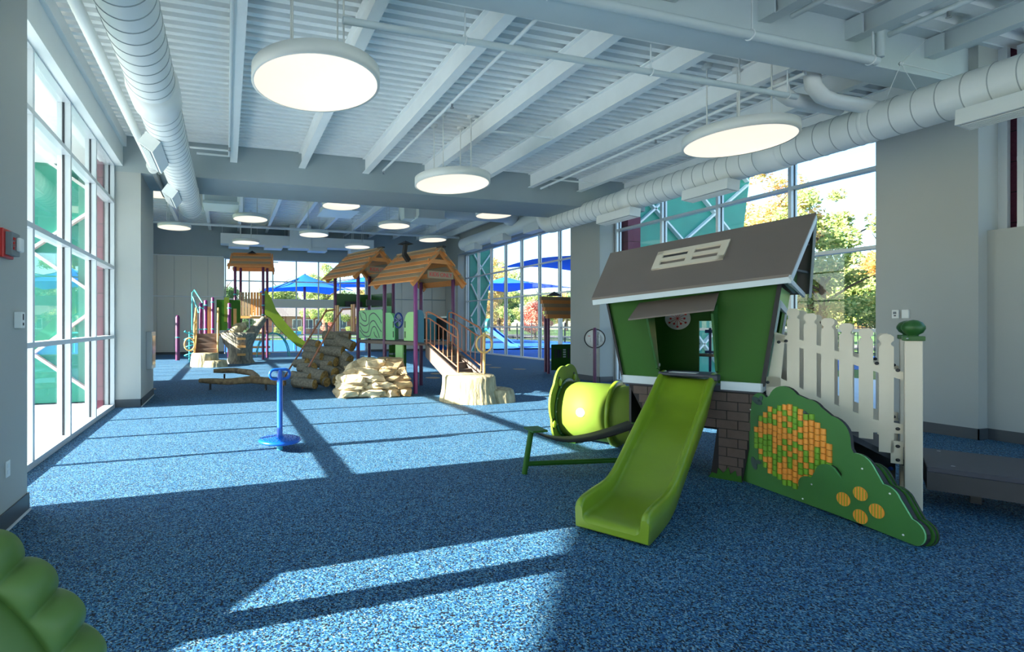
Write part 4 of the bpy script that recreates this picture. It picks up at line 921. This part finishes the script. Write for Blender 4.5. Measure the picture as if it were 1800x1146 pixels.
for li, (z0, z1, xa, xb, dep) in enumerate(layers):
    x = xa
    while x < xb-.1:
        w = rs.uniform(.34, .6); w = min(w, xb-x)
        stone((x+w/2, -.10+li*.03+rs.uniform(-.03,.03), (z0+z1)/2), (w*.58, dep, (z1-z0)*.68), rs.random()*50, M['rock'] if (x < .1 or rs.random() < .4) else M['rock2'])
        x += w
stone((0.05, .1, .35), (.60, .34, .34), 3, M['rock'])

# log climber
lg = thing('log_climber', (2.1, 11.5, 0), label='stepped pile of moulded logs climbing up to the farther gabled tower', cat='log climber')
def log(p, q, r, name='log'):
    p = Vector(p); q = Vector(q); N = 6; mb = MB(); pts = [p.lerp(q, i/N) for i in range(N+1)]
    mb.tube(pts, r, 16, caps=False, rs=[r*(1+.06*noise.noise(Vector((i, p.x*5, p.z*7)))) for i in range(N+1)])
    for c, dn in ((p, (p-q).normalized()), (q, (q-p).normalized())): 
        mb2 = []; u = dn.orthogonal().normalized(); v = dn.cross(u)
        ring_ = [c+(u*cos(2*pi*k/16)+v*sin(2*pi*k/16))*r*.99 for k in range(16)]; mb.add(ring_+[c+dn*.02], [(k, (k+1) % 16, 16) for k in range(16)], 1)
    mb.build(name, [M['logside'], M['logend']], lg)
for z, xs_ in ((.11, (-.95,)), (.14, (-.35,)), ): pass
L_ = [((0.4, 1.3, 1.19), (0.89, 1.0, 1.15), 0.108), ((0.38, 1.15, 1.01), (0.71, 0.85, 0.98), 0.099), ((0.62, 0.95, 1.07), (0.89, 0.65, 0.93), 0.126), ((0.26, 0.95, 0.8), (0.64, 0.65, 0.8), 0.132),
 ((0.58, 0.8, 0.76), (0.77, 0.5, 0.61), 0.124), ((0.15, 0.75, 0.63), (0.42, 0.45, 0.58), 0.109), ((-0.01, 0.65, 0.53), (0.25, 0.35, 0.51), 0.094), ((-0.2, 0.9, 0.71), (0.1, 0.6, 0.69), 0.096), ((-0.37, 0.6, 0.44), (-0.13, 0.3, 0.47), 0.106),
 ((-0.26, 0.25, 0.33), (0.04, -0.05, 0.26), 0.155), ((0.15, 0.4, 0.41), (0.32, 0.1, 0.35), 0.119), ((-0.09, 0.2, 0.2), (0.1, -0.1, 0.16), 0.103), ((0.2, 0.3, 0.23), (0.34, 0.0, 0.18), 0.118), ((-0.57, 0.0, 0.18), (-0.22, -0.3, 0.15), 0.1),
 ((-0.05, 1.4, 1.0), (0.11, 1.1, 0.97), 0.1), ((-0.13, 1.2, 0.84), (0.08, 0.9, 0.81), 0.1), ((-0.57, 0.3, 0.29), (-0.28, 0.0, 0.26), 0.1), ((0.63, 0.6, 0.52), (0.78, 0.3, 0.39), 0.122), ((0.47, 0.4, 0.34), (0.58, 0.1, 0.24), 0.106), ((-0.43, 1.0, 0.52), (-0.23, 0.7, 0.57), 0.09),
 ((-.5,.35,.1),(-.15,.0,.1),.1), ((.4,.5,.1),(.7,.1,.1),.11), ((.3,1.0,.55),(.8,.75,.5),.13)]
L_ = [(tuple(Vector(q)+(Vector(p)-Vector(q))*1.22), q, r*1.06) for p, q, r in L_]
L_ = [((p[0], p[1], max(r, p[2])), (q[0], q[1], max(r, q[2])), r) for p, q, r in L_]
for p, q, r in L_: log(p, q, r)
for k, (x0, y0, x1, y1) in enumerate(((.62, -1.2, .2, .45), (-.72+.0, -.35, -.05, .55))):
    pass
lr = []
def wp_(px, py, pz): return Vector((px-2.1, py-11.5, pz))
MB().tube([wp_(1.68,11.68,0), wp_(1.68,11.68,.25), wp_(2.55,12.0,1.65), wp_(2.7,12.05,1.84), wp_(2.95,12.2,1.86)], .022, 10).build('handrail', M['copper'], lg)
MB().tube([wp_(1.39,12.71,0), wp_(1.39,12.71,.2), wp_(2.35,12.85,1.65), wp_(2.45,12.88,1.82), wp_(2.7,12.9,1.86)], .022, 10).build('handrail', M['copper'], lg)

# low forked log beam
bl = thing('forked_log_beam', (.1, 13.2, 0), label='low forked brown log balance beam lying beyond the blue spinner', cat='balance beam')
MB().tube([(-.68,-1.04,.2),(-.4,-1.2,.2),(-.08,-1.45,.2),(.2,-1.38,.21),(.45,-1.3,.22),(.9,-1.7,.2),(1.15,-1.85,.17)], .09, 14, rs=[.05,.065,.07,.075,.09,.075,.055]).build('log', M['beamlog'], bl)
MB().tube([(.55,-1.3,.22),(.58,-.9,.23),(.5,-.15,.27),(.1,.4,.29),(-.2,.52,.28),(-.42,.5,.28)], .08, 14, rs=[.09,.085,.075,.07,.065,.05]).build('branch', M['beamlog'], bl)
for x, y in ((-.45,-1.15),(.75,-1.55),(-.15,.5),(1.08,-1.8)): MB().tube([(x,y,0),(x,y,.2)], .025, 8).build('foot', M['dark'], bl)

# ---------------------------------------------------------------- back tower group
bt = thing('back_tower', (.35, 22.1, 0), radians(-8), label='tall plank-roofed play tower at the far end with purple posts and slatted side', cat='play tower')
for x, y in ((0,0),(1.15,0),(.1,1.1),(1.25,1.1)): post(bt, x, y, 4.0, r=.06)
MB().box(-.05, 1.3, -.05, 1.2, 1.74, 1.84).build('deck', M['wood'], bt, .01)
for s_ in (-1, 1):
    for i in range(5):
        f0, f1 = i/5, (i+1)/5+.05; ya = .55+s_*(.95*(1-f0)); yb = .55+s_*(.95*(1-f1)); za, zb = 3.87+.66*f0, 3.87+.66*f1; e = .28-.02*(i % 2)-.03*i
        mb = MB(); slab(mb, [(-e,ya,za+.04),(1.28+e,ya,za+.04),(1.28+e,yb,zb+.01),(-e,yb,zb+.01)], .035); mb.build('roof_board', M['orange'] if i % 2 == 0 else M['boardb'], bt)
MB().bar((1.5,-.45,3.8),(1.5,.55,4.5),.06,.12).bar((1.5,1.55,3.8),(1.5,.55,4.5),.06,.12).bar((-.2,-.45,3.8),(-.2,.55,4.5),.06,.12).build('rafter', M['orange'], bt)
MB().add([(.45,.4,4.53),(.85,.4,4.53),(.85,.7,4.53),(.45,.7,4.53),(.65,.55,4.68)], [(0,1,4),(1,2,4),(2,3,4),(3,0,4)]).build('roof_cap', M['black'], bt)
for i in range(8): MB().box(.16+i*.12, .16+i*.12+.095, -.03, .0, 1.86, 2.85-.0).build('slat', M['orange'] if i > 3 else M['boardb'], bt)
for x in (0, 1.15, .1):
    for z in (2.75, 2.3, 1.9): clamp(bt, x, 0 if x != .1 else 1.1, z, r=.075)
bs = thing('green_curved_slide', (1.55, 21.9, 0), label='long green slide descending right from the far tower', cat='slide')
prof = [(0,2.95,1.9),(.25,2.6,1.75),(.45,2.1,1.45),(.9,1.5,1.0),(1.4,.95,.55),(1.9,.62,.3),(2.3,.5,.24),(2.6,.48,.24)]
for yy in (-.28, .28): MB().prism([(x,a) for x,a,b in prof]+[(x,b) for x,a,b in prof[::-1]], (yy-.02,yy+.02)).build('side', M['slide'], bs)
mb = MB(); vs = [(x,yy,b+.06) for x,a,b in prof for yy in (-.27,.27)]; mb.add(vs, [(2*i,2*i+1,2*i+3,2*i+2) for i in range(len(prof)-1)], 0, True); mb.build('bed', M['lime'], bs)
MB().tube([(2.3,0,0),(2.3,0,.3)], .04, 10).build('foot', M['dark'], bs)
lp = thing('low_platform', (-.94, 20.5, 0), label='low platform with short purple posts and green panel beside the far tower', cat='platform')
MB().box(-.1, 1.25, 0, 1.3, 1.05, 1.13).build('deck', M['step'], lp, .01)
for x, y, hh in ((.0,.0,2.32),(.15,.7,2.45),(.4,1.3,2.6),(1.05,.0,2.32)):
    post(lp, x, y, hh, 'magenta', .07)
    for z in (1.3, hh-.2): clamp(lp, x, y, z, r=.085)
MB().box(.55, 1.5, 1.25, 1.3, 1.25, 2.5).build('green_panel', M['green'], lp); MB().box(.85,1.05,1.2,1.25,1.6,2.6).build('lime_figure', M['lime'], lp)
for x in (.2,.28): MB().box(x, x+.06, 1.0, 1.03, 1.13, 2.2).build('slat', M['orange'], lp)
MB().box(1.2, 1.32, .0, .1, 1.1, 2.1).build('board', M['wood'], lp)
ss = thing('far_staircase', (-1.1, 20.4, 0), label='small staircase with tan curved rails rising from a stump at the far left', cat='stairs')
for i in range(4):
    z = .98-.19*i; MB().box(.03, .77, -.28*(i+1), -.28*i, z-.03, z).box(.03,.77,-.28*i-.02,-.28*i,z,z+.16).build('step', M['step'], ss)
for x in (0, .8):
    MB().prism([(0,1.15),(0,.75),(-1.2,.2),(-1.2,.5)], (x-.025,x+.025), fr=lambda a,b,c: (c,a,b)).build('stringer', M['wood'], ss)
    r_ = MB().tube([(x,0,1.1),(x,0,2.0),(x,-.1,2.1),(x,-.3,2.0),(x,-1.1,1.55),(x,-1.2,1.35),(x,-1.2,.45)], .035, 10).build('railing', M['sand'], ss)
    mb = MB()
    for i in range(3): mb.tube([(x,-.02,1.8-i*.25),(x,-.5,1.7-i*.22),(x,-1.18,1.2-i*.2)], .02, 8)
    mb.build('rail_bars', M['sand'], r_)
MB().tube([(-.06+.17*cos(a)-.1,-1.25,.78+.22*sin(a)) for a in [2*pi*i/20 for i in range(20)]], .025, 8, closed=True).build('hoop', M['sand'], ss)
st2 = thing('stump_step', (-.74, 18.9, 0), label='pale cut stump step at the foot of the far left staircase', cat='stump')
bark((0,.15,0), [(.5,0),(.48,.15),(.46,.4),(.44,.47),(0,.47)], 90, 8).build('stump', M['barkl'], st2); bark((.35,-.1,0), [(.45,0),(.43,.1),(.40,.22),(0,.23)], 90, 12).build('lower_stump', M['barkl'], st2)
tk = thing('trunk_climber', (.52, 20.3, 0), label='grey moulded tree trunk climber with three foot slots by the far tower', cat='climber')
bark((0,0,0), [(.55,0),(.47,.15),(.44,.4),(.46,.7),(.56,.95),(.66,1.1),(.6,1.18),(0,1.1)], 110, 22, .04).build('trunk', M['bark'], tk)
MB().tube([(-.2,0,.6),(-.48,0,.9),(-.62,.0,1.2)], .2, 12, rs=[.25,.2,.13]).build('branch', M['bark'], tk)
MB().tube([(.2,.2,.8),(.55,.5,1.25),(.95,1.0,1.72)], .2, 12, rs=[.28,.2,.12]).build('branch', M['bark'], tk)
MB().tube([(-.3,.1,1.1),(-.1,.3,1.35),(.2,.4,1.45)], .2, 12, rs=[.2,.22,.14]).build('branch', M['barkl'], tk)
for z in (.35,.65,.95): MB().box(-.13,.18,-.56-(.06 if z > .9 else 0),-.40,z-.04,z+.04).build('foothold', M['wood'], tk)
cc = thing('coil_climber', (-1.4, 21.3, 0), label='turquoise spiral climber beside the far left purple post', cat='climber')
MB().tube([(0,0,0),(0,0,1.2)], .03, 8).tube([(.02+.2*cos(a),.2*sin(a),.1+a*.05) for a in [i*.35 for i in range(66)]], .025, 6).build('coil', M['teal'], cc)
MB().tube([(.1,0,1.1),(.1,0,2.75),(.18,0,2.85),(.5,-.5,2.35),(.55,-.6,2.1),(.35,-.3,1.95),(.12,0,2.6)], .025, 8).build('handrail', M['teal'], cc)
fp = thing('purple_post', (-1.95, 22.6, 0), label='single dark purple post standing alone at the far left', cat='post')
MB().lathe((0,0,0), [(.09,0),(.09,1.78),(.06,1.86),(0,1.88)], 18).build('post', M['purple'], fp); clamp(fp, 0,0,.95, r=.1)
ldr = thing('arched_ladder', (1.2, 24.0, 0), label='turquoise arched ladder with tan rungs behind the far tower', cat='ladder')
for y in (0, .7): MB().tube([(.2+.75*cos(a)*-1+.7, y, 1.1*sin(a)) for a in [pi*i/16 for i in range(17)]], .03, 8).build('arch', M['teal'], ldr)
for i, z in enumerate((.15,.45,.8,1.1)): MB().box(-.3+.1*i,.75,-.02,.02,z-.05,z+.05).build('rung', M['wood'], ldr)

# standing board with little roof, behind the far right pier
bd = thing('shop_panel', (9.3, 13.25, 0), radians(4), label='small plank-roofed play counter with green panel half hidden by the far right pier', cat='play panel')
for x in (0.0, .3, 1.2): post(bd, x, 0 if x != .3 else .5, 1.75, r=.045)
for i in range(6): 
    z = 1.72+.11*i; MB().box(-.27+.02*i, 1.5, -.3+.08*i, -.2+.08*i, z-.06, z+.055).build('roof_board', M['orange'] if i % 2 == 0 else M['boardb'], bd)
MB().add([(.25,.1,2.36),(.6,.1,2.36),(.6,.4,2.36),(.25,.4,2.36),(.42,.25,2.5)], [(0,1,4),(1,2,4),(2,3,4),(3,0,4)]).build('roof_cap', M['black'], bd)
pn = MB().box(.08, .95, -.05, -.02, .1, .88).build('green_panel', M['green'], bd, .01)
MB().box(.28,.36,-.056,-.05,.48,.72).box(.38,.44,-.056,-.05,.48,.72).box(.66,.74,-.056,-.05,.45,.75).box(.18,.24,-.056,-.05,.45,.75).build('shutter_mark', M['dark'], pn)
for k in range(4): MB().box(.5,.6,-.057,-.05,.48+k*.07,.52+k*.07).build('white_square', M['plate'], pn)
po = thing('purple_post', (8.885, 10.745, 0), label='slim purple post standing in front of the round welcome sign', cat='post')
MB().lathe((0,0,0), [(.04,0),(.04,1.36),(.03,1.39),(0,1.395)], 16).build('post', M['purple'], po)

# ---------------------------------------------------------------- outdoors
struct(MB().box(-16, -2.05, -30, 13, -.12, -.02).box(-2.05, 9.9, -30, -3.8, -.12, -.02), 'terrace_left', M['concrete'])
struct(MB().box(-140, -16, -60, 13, -.2, -.05).box(-16,-5.2,-60,-30,-.2,-.05).box(-140, -5.2, 13, 160, -.2, -.05).box(-5.2,40,52,160,-.2,-.05).box(30,160,-60,160,-.2,-.05).box(-5.2,30,-60,-30,-.2,-.05), 'lawn', M['grass'])
struct(MB().box(9.9, 12.8, -30, 11.7, -.12, -.03).box(12.8, 17, -30, 12, -.12, -.03).box(-5.2,30,27.5,29.0,-.12,-.03), 'terrace_right', M['concrete'])
struct(MB().box(17, 30, -30, 12, -.12, -.04), 'lawn_right', M['grass'])
struct(MB().box(12.9, 30, 12, 52, -.12, -.03).box(-5.2, 12.9, 29, 52, -.12, -.03), 'play_ground', M['outrub'])
struct(MB().box(38, 46, -60, 160, -.05, -.02).box(-60,38,62,68,-.05,-.02), 'road', M['asphalt'])
def fin(x0, x1, xt, y, lab, m=None):
    lo, hi = (x0, x1) if x0 < x1 else (x1, x0)
    t = thing('teal_wall', (x0, y, 0), label=lab, cat='wall', group='teal outer walls with white cross braces')
    d = x1-x0; dt = xt-x0
    MB().prism([(0,0),(d,0),(dt,7.5),(0,7.5)], (0,.25)).build('cladding', M['tealp'], t)
    nc = 1 if d < 1.5 else 2; zs = [0, 1.9, 3.8, 5.7, 7.5]
    for z0_, z1_ in zip(zs, zs[1:]):
        f = lambda zz, q: (d+(dt-d)*zz/7.5)*(.03+.94*q)
        for c_ in range(nc):
            qa, qb = c_/nc, (c_+1)/nc
            MB().bar((f(z0_,qa),-.05,z0_+.05),(f(z1_,qb),-.05,z1_-.05),.05,.14,(0,1,0)).build('brace', M['plate'], t)
            MB().bar((f(z0_,qb),-.05,z0_+.05),(f(z1_,qa),-.05,z1_-.05),.05,.14,(0,1,0)).build('brace', M['plate'], t)
fin(-2.2, -4.6, -5.0, 10.8, 'teal outer wall with white braces seen through the left windows')
fin(10.3, 14.2, 15.4, 11.6, 'teal outer wall with a white cross brace seen above the playhouse roof through the right window')
fin(12.95, 13.7, 14.6, 25.6, 'narrow teal outer wall at the left end of the far right windows')
for x0, x1, y0, y1, lab in ((-2.2,-2.045,9.72,11.12,'maroon brick pier outside the left windows'), (9.86,10.25,10.7,11.7,'maroon brick pier outside beyond the playhouse'), (9.92,10.3,3.5,4.9,'maroon brick pier outside the far right edge window')):
    t = thing('brick_pier', (x0, y0, 0), label=lab, cat='pier', group='maroon brick piers outside the windows'); z = 0; k = 0
    MB().box(.01, x1-x0-.01, .01, y1-y0-.01, 0, 6.8).build('core', M['mortar'], t)
    while z < 6.7:
        MB().box(0, x1-x0, 0, y1-y0, z+.006, z+.395).build('block', M['maroon'], t); z += .4
# overhang above the left windows; unseen near canopy added to shape the sun, corner cut at 45 degrees
struct(MB().prism([(-2.15,3.0),(-8.0,3.0),(-18.2,-8.0),(-2.15,-8.0)], (4.45,4.6), fr=lambda a,b,c: (a,b,c)), 'added_canopy', M['white'])
struct(MB().prism([(-2.15,3.002),(-4.15,3.002),(-4.15,10.7),(-2.15,10.7)], (4.45,4.6), fr=lambda a,b,c: (a,b,c)), 'trim_6', M['white'])
gw = thing('sun_blocker_wall', (-2.5, 3.14, 0), label='unseen low concrete wall added outside the near left windows to shade the floor', cat='wall')
MB().prism([(0,0),(-3.3,-3.6),(-3.45,-3.46),(-.15,.14)], (0,1.2), fr=lambda a,b,c: (a,b,c)).build('wall', M['concrete'], gw)  # unseen wall, added so its diagonal edge bounds the sun patch indoors
MB().prism([(.03,-.03),(-3.3,-3.65),(-3.5,-3.46),(-.18,.17)], (1.2,1.25), fr=lambda a,b,c: (a,b,c)).build('coping', M['white'], gw)
# shade sails
def sail(c, w, d, z, rz, lab, h=1.1, post_h=None):
    t = thing('shade_sail', (c[0], c[1], 0), rz, label=lab, cat='shade sail', group='blue shade umbrellas outside')
    q = [(-w/2,-d/2,z),(w/2,-d/2,z),(w/2,d/2,z),(-w/2,d/2,z),(0,0,z+h)]
    mb = MB(); N = 8
    for i in range(4):
        a, b, c_ = Vector(q[i]), Vector(q[(i+1) % 4]), Vector(q[4]); vs = []; fs = []
        for u in range(N+1):
            for v in range(N+1):
                s_ = u/N; t_ = v/N; p = a.lerp(b, t_).lerp(c_, s_); p.z += -.25*sin(pi*s_)*.6+.35*sin(pi*t_)*(1-s_)*.5; vs.append(p)
        for u in range(N):
            for v in range(N): k = u*(N+1)+v; fs.append((k,k+1,k+N+2,k+N+1))
        mb.add(vs, fs, 0, True); mb.add([p+Vector((0,0,-.015)) for p in vs], fs, 0, True)
    mb.build('canopy', M['sail'], t)
    MB().lathe((0,0,0), [(.09,0),(.09,z+h)], 14).build('mast', M['purple'], t)
    for i in range(4): MB().tube([(0,0,z+h-.15), tuple(Vector(q[i])*1)], .035, 6).build('rib', M['blued'], t)
sail((5.1, 34.5), 5.2, 4.5, 3.75, .15, 'blue shade umbrella outside the back windows at centre', 1.2)
sail((11.5, 40), 9.0, 5.5, 4.6, -.1, 'blue shade umbrella right of centre behind the back window', 1.0)
sail((21.0, 35.5), 7.5, 6.5, 4.35, .3, 'blue shade umbrella in the middle of the far right windows', .9)
sail((20.0, 26.0), 6.0, 6, 5.1, .1, 'blue shade umbrella at the right end of the far right windows', .6)
# metal fence around the playground
fn = thing('metal_fence', (0,0,0), label='long dark metal picket fence around the outdoor playground', cat='fence')
mb = MB()
for a, b in (((-12,50),(28,50)), ((28,50),(28,-5))):
    a, b = Vector(a+(0,)), Vector(b+(0,)); L = (b-a).length; n = int(L/.16); d_ = (b-a)/L
    for i in range(n):
        p = a+d_*i*.16; mb.box(p.x-.012, p.x+.012, p.y-.012, p.y+.012, 0, 1.55)
mb.build('pickets', M['dark'], fn, kind='stuff')
for z in (.2, 1.35): MB().bar((-12,50,z),(28,50,z),.03,.04).bar((28,50,z),(28,-5,z),.03,.04).build('rail', M['dark'], fn)
for i in range(16): MB().box(-12+i*2.5, -11.92+i*2.5, 49.96, 50.04, 0, 1.7).build('post', M['dark'], fn)
for i in range(22): MB().box(27.96, 28.04, 50-i*2.5, 50.08-i*2.5, 0, 1.7).build('post', M['dark'], fn)
# outdoor play pieces
os_ = thing('blue_outdoor_slide', (16.9, 30.6, 0), radians(-60), scale=.78, label='blue slide with teal hood outside the far right windows', cat='slide')
MB().prism([(0,1.9),(.3,1.7),(2.2,.4),(3.0,.25),(3.0,.1),(2.1,.15),(0,1.4)], (-.35,-.3)).build('side', M['blue'], os_); MB().prism([(0,1.9),(.3,1.7),(2.2,.4),(3.0,.25),(3.0,.1),(2.1,.15),(0,1.4)], (.3,.35)).build('side', M['blue'], os_)
MB().prism([(0,1.5),(2.1,.25),(3,.15),(3,.1),(2.1,.15),(0,1.4)], (-.3,.3)).build('bed', M['blue'], os_)
MB().tube([(-.9,0,1.9),(.1,0,1.9)], .55, 20).lathe((-.5,0,0), [(.06,0),(.06,1.6)], 10).build('hood', M['tealp'], os_)
tt = thing('seat_spinner', (3.9, 30.5, 0), label='turquoise seat spinner on a pole outside the back windows', cat='spinner')
MB().lathe((0,0,0), [(.05,0),(.05,.7),(.4,.95),(.45,1.1),(.38,1.1),(0,.9)], 24).build('seat', M['teal'], tt)
# buildings beyond
hb = thing('brick_house', (6, 88, 0), label='long single-storey brick house across the road behind the back window', cat='house')
MB().box(0, 22, 0, 9, 0, 3.0).build('wall', M['brickh'], hb)
MB().add([(-.6,-.8,3),(22.6,-.8,3),(22.6,9.8,3),(-.6,9.8,3),(2,4.5,5.6),(20,4.5,5.6)], [(0,1,5,4),(1,2,5),(2,3,4,5),(3,0,4),(3,2,1,0)]).build('roof', M['roofh'], hb)
for x in (2, 5, 7, 9, 13, 17):
    w_ = MB().box(x-.1, x+1.5, -.08, 0, .9, 2.5).build('window', M['plate'], hb); MB().box(x, x+.66, -.1, -.05, 1, 2.4).box(x+.74, x+1.4, -.1, -.05, 1, 2.4).build('pane', M['win'], w_)
def car(x, y, rz, m, lab):
    t = thing('car', (x, y, 0), rz, label=lab, cat='car', group='parked cars beyond the playground fence')
    body = [(-2.2,.35),(-2.25,.75),(-1.9,.9),(-1.1,1.0),(-.6,1.45),(.9,1.48),(1.5,1.0),(2.15,.9),(2.25,.55),(2.2,.35)]
    MB().prism(body, (-.85,.85)).build('body', m, t, .04)
    MB().prism([(-.98,1.02),(-.55,1.38),(.85,1.4),(1.3,1.02)], (-.87,.87)).build('glazing', M['win'], t)
    for wx in (-1.35, 1.4):
        for wy in (-.86, .66): MB().lathe((wx,wy,.33), [(0,0),(.33,0),(.33,.2),(0,.2)], 18, 'y').build('wheel', M['tyre'], t)
car(31.5, 33, 1.5, M['cars'], 'silver car parked beyond the fence, seen through the far right windows')
car(33, 26, 1.4, M['carw'], 'white car beyond the fence at the right of the far windows'); car(33.5, 12, 1.5, M['carr'], 'red car on the road seen over the pickets of the playhouse ramp')
car(33.5, 7.5, 1.5, M['carw'], 'white car on the road seen over the picket fence, right of the red car')
for x, y, h, lab in ((20.5,44,8,'tall light pole beyond the fence in the far right window'), (33,17.5,9,'utility pole right of the playhouse roof among the trees'), (5,58,9,'thin pole outside the back window at left')):
    t = thing('light_pole', (x,y,0), label=lab, cat='pole'); MB().lathe((0,0,0), [(.09,0),(.06,h)], 10).build('pole', M['trunk'], t); MB().box(-.6,.6,-.05,.05,h-.5,h-.4).build('cross_arm', M['trunk'], t)
# trees
def leafmesh(name, blobs, n, size, m, seed):
    r = random.Random(seed); vs = []; fs = []
    tot = sum(b[3]**2 for b in blobs)
    for cx_, cy_, cz_, R in blobs:
        for i in range(int(n*R*R/tot)):
            th = r.uniform(0, 2*pi); ph_ = math.acos(r.uniform(-1, 1)); q = R*(r.random()**.4)
            c = Vector((cx_+q*sin(ph_)*cos(th), cy_+q*sin(ph_)*sin(th), cz_+q*cos(ph_)*.8))
            a = Vector((r.gauss(0,1), r.gauss(0,1), r.gauss(0,1))).normalized(); b = a.orthogonal().normalized(); s_ = size*r.uniform(.6, 1.3)
            k = len(vs); vs += [c+a*s_, c+b*s_*.6, c-a*s_, c-b*s_*.6]; fs.append((k,k+1,k+2,k+3))
    me = bpy.data.meshes.new(name); me.from_pydata(vs, [], fs); me.materials.append(m); return me
rt = random.Random(5)
def blobs_for(kind):
    b = []
    if kind == 'airy':
        for i in range(46):
            a = rt.uniform(0, 2*pi); r = rt.uniform(.3, 3.2); b.append((r*cos(a), r*sin(a), rt.uniform(3.2, 9)-r*.3, rt.uniform(.4, .9)))
    elif kind == 'round':
        for i in range(22):
            a = rt.uniform(0, 2*pi); r = rt.uniform(0, 2.2); b.append((r*cos(a), r*sin(a), rt.uniform(2.4, 6.4)-r*.4, rt.uniform(.9, 1.5)))
    else:
        for i in range(14):
            a = rt.uniform(0, 2*pi); r = rt.uniform(0, 1.2); b.append((r*cos(a), r*sin(a), rt.uniform(.5, 2.2), rt.uniform(.5, .9)))
    return b
CROWN = {}
for kind in ('airy', 'round', 'bush'):
    for lm in ('leaf_g', 'leaf_y', 'leaf_r', 'leaf_d'):
        CROWN[kind, lm] = leafmesh('crown', blobs_for(kind), {'airy': 15000, 'round': 14000, 'bush': 5000}[kind], {'airy': .10, 'round': .15, 'bush': .1}[kind], M[lm], hash(lm) % 97 if False else len(lm)+ord(lm[-1]))
tb = MB(); tb.tube([(0,0,0),(.1,0,2.2),(0,.1,4.2),(.1,.1,7)], .2, 10, rs=[.26,.2,.13,.04])
for i in range(9):
    a = i*2.4; z = 2.3+i*.5; tb.tube([(0,0,z),(1.2*cos(a),1.2*sin(a),z+.9),(2.4*cos(a),2.4*sin(a),z+1.5)], .05, 6, rs=[.08,.05,.015])
TRUNK = tb.mesh('trunk', M['trunk'])
def tree(x, y, s, kind, lm, lab, rz=0, zs=1):
    t = thing('tree' if kind != 'bush' else 'shrub', (x,y,-.05), rz, label=lab, cat='tree' if kind != 'bush' else 'shrub', group='trees beyond the fence' if kind != 'bush' else 'shrubs beyond the fence', scale=s)
    inst(CROWN[kind, lm], 'foliage', t, scale=(1,1,zs))
    if kind != 'bush': inst(TRUNK, 'trunk', t)
tree(20.5, 15.4, .86, 'airy', 'leaf_y', 'airy orange-yellow tree above the middle of the playhouse roof', 0)
tree(20.5, 13.0, .70, 'airy', 'leaf_g', 'airy green tree at the right of the playhouse roof against the sky', 1)
tree(34, 21, .72, 'round', 'leaf_g', 'green tree behind the utility pole right of the playhouse'); tree(33, 16.6, .58, 'round', 'leaf_y', 'yellow tree low beside the right pier', 1)
tree(42, 30, 1.1, 'round', 'leaf_d', 'dark green tree behind the playhouse to the left', 2); tree(42,23,.95,'round','leaf_y','yellow-green tree filling the gap behind the ramp pickets',3)
tree(24, 9.6, .85, 'round', 'leaf_y', 'bright yellow tree in the window at the right edge', 2); tree(29.6, 15.2, .55, 'bush', 'leaf_r', 'pinkish shrub above the picket tops', 2); tree(29.6,18.6,.6,'bush','leaf_d','dark low shrub above the picket tops',1)
tree(32, 48, .62, 'round', 'leaf_r', 'pink-red autumn tree in the far right windows'); tree(24.5, 45.5, .9, 'airy', 'leaf_y', 'tall orange and yellow tree at the left of the far right windows', 2)
tree(30.5, 53, 1.0, 'airy', 'leaf_g', 'tall green tree with thin branches in the far right windows', 1); tree(43,76,.8,'round','leaf_y','yellow tree far beyond the parked cars in the far right windows',1)
tree(54, 78, .8, 'round', 'leaf_g', 'green tree far beyond the parked cars in the far right windows', 2); tree(34,66,.8,'round','leaf_g','green tree by the light pole beyond the fence',0)
tree(11, 58, .95, 'airy', 'leaf_g', 'big leafy tree in the middle of the back window'); tree(17.5, 60, .9, 'airy', 'leaf_y', 'yellowish tree behind the blue umbrella in the back window', 2)
tree(2, 72, .8, 'round', 'leaf_d', 'dark rounded tree behind the far tower in the back window'); tree(-5, 78, .7, 'round', 'leaf_g', 'green tree at the left end of the back window', 1)
tree(15, 76, .5, 'round', 'leaf_r', 'pinkish tree in front of the brick house'); tree(31,84,.9,'round','leaf_g','green tree right of the brick house',2)
for i, (x, y) in enumerate(((8,84),(12,84.5),(20,84))): tree(x, y, .5, 'bush', 'leaf_g', ('round green shrub before the left part of the brick house','round green shrub before the middle of the brick house','round green shrub before the right part of the brick house')[i], i)
# far treeline
for i in range(14):
    x = -60+i*12; tree(x, 120+((i*37) % 11), 1.7, 'round', ('leaf_g','leaf_y','leaf_d')[i % 3], 'distant tree in the hazy treeline beyond the road behind the back windows', i)
for i in range(12):
    y = -40+i*13; tree(78+((i*29) % 9), y, 1.6, 'round', ('leaf_y','leaf_g','leaf_d')[i % 3], 'distant tree in the treeline right of the road', i)
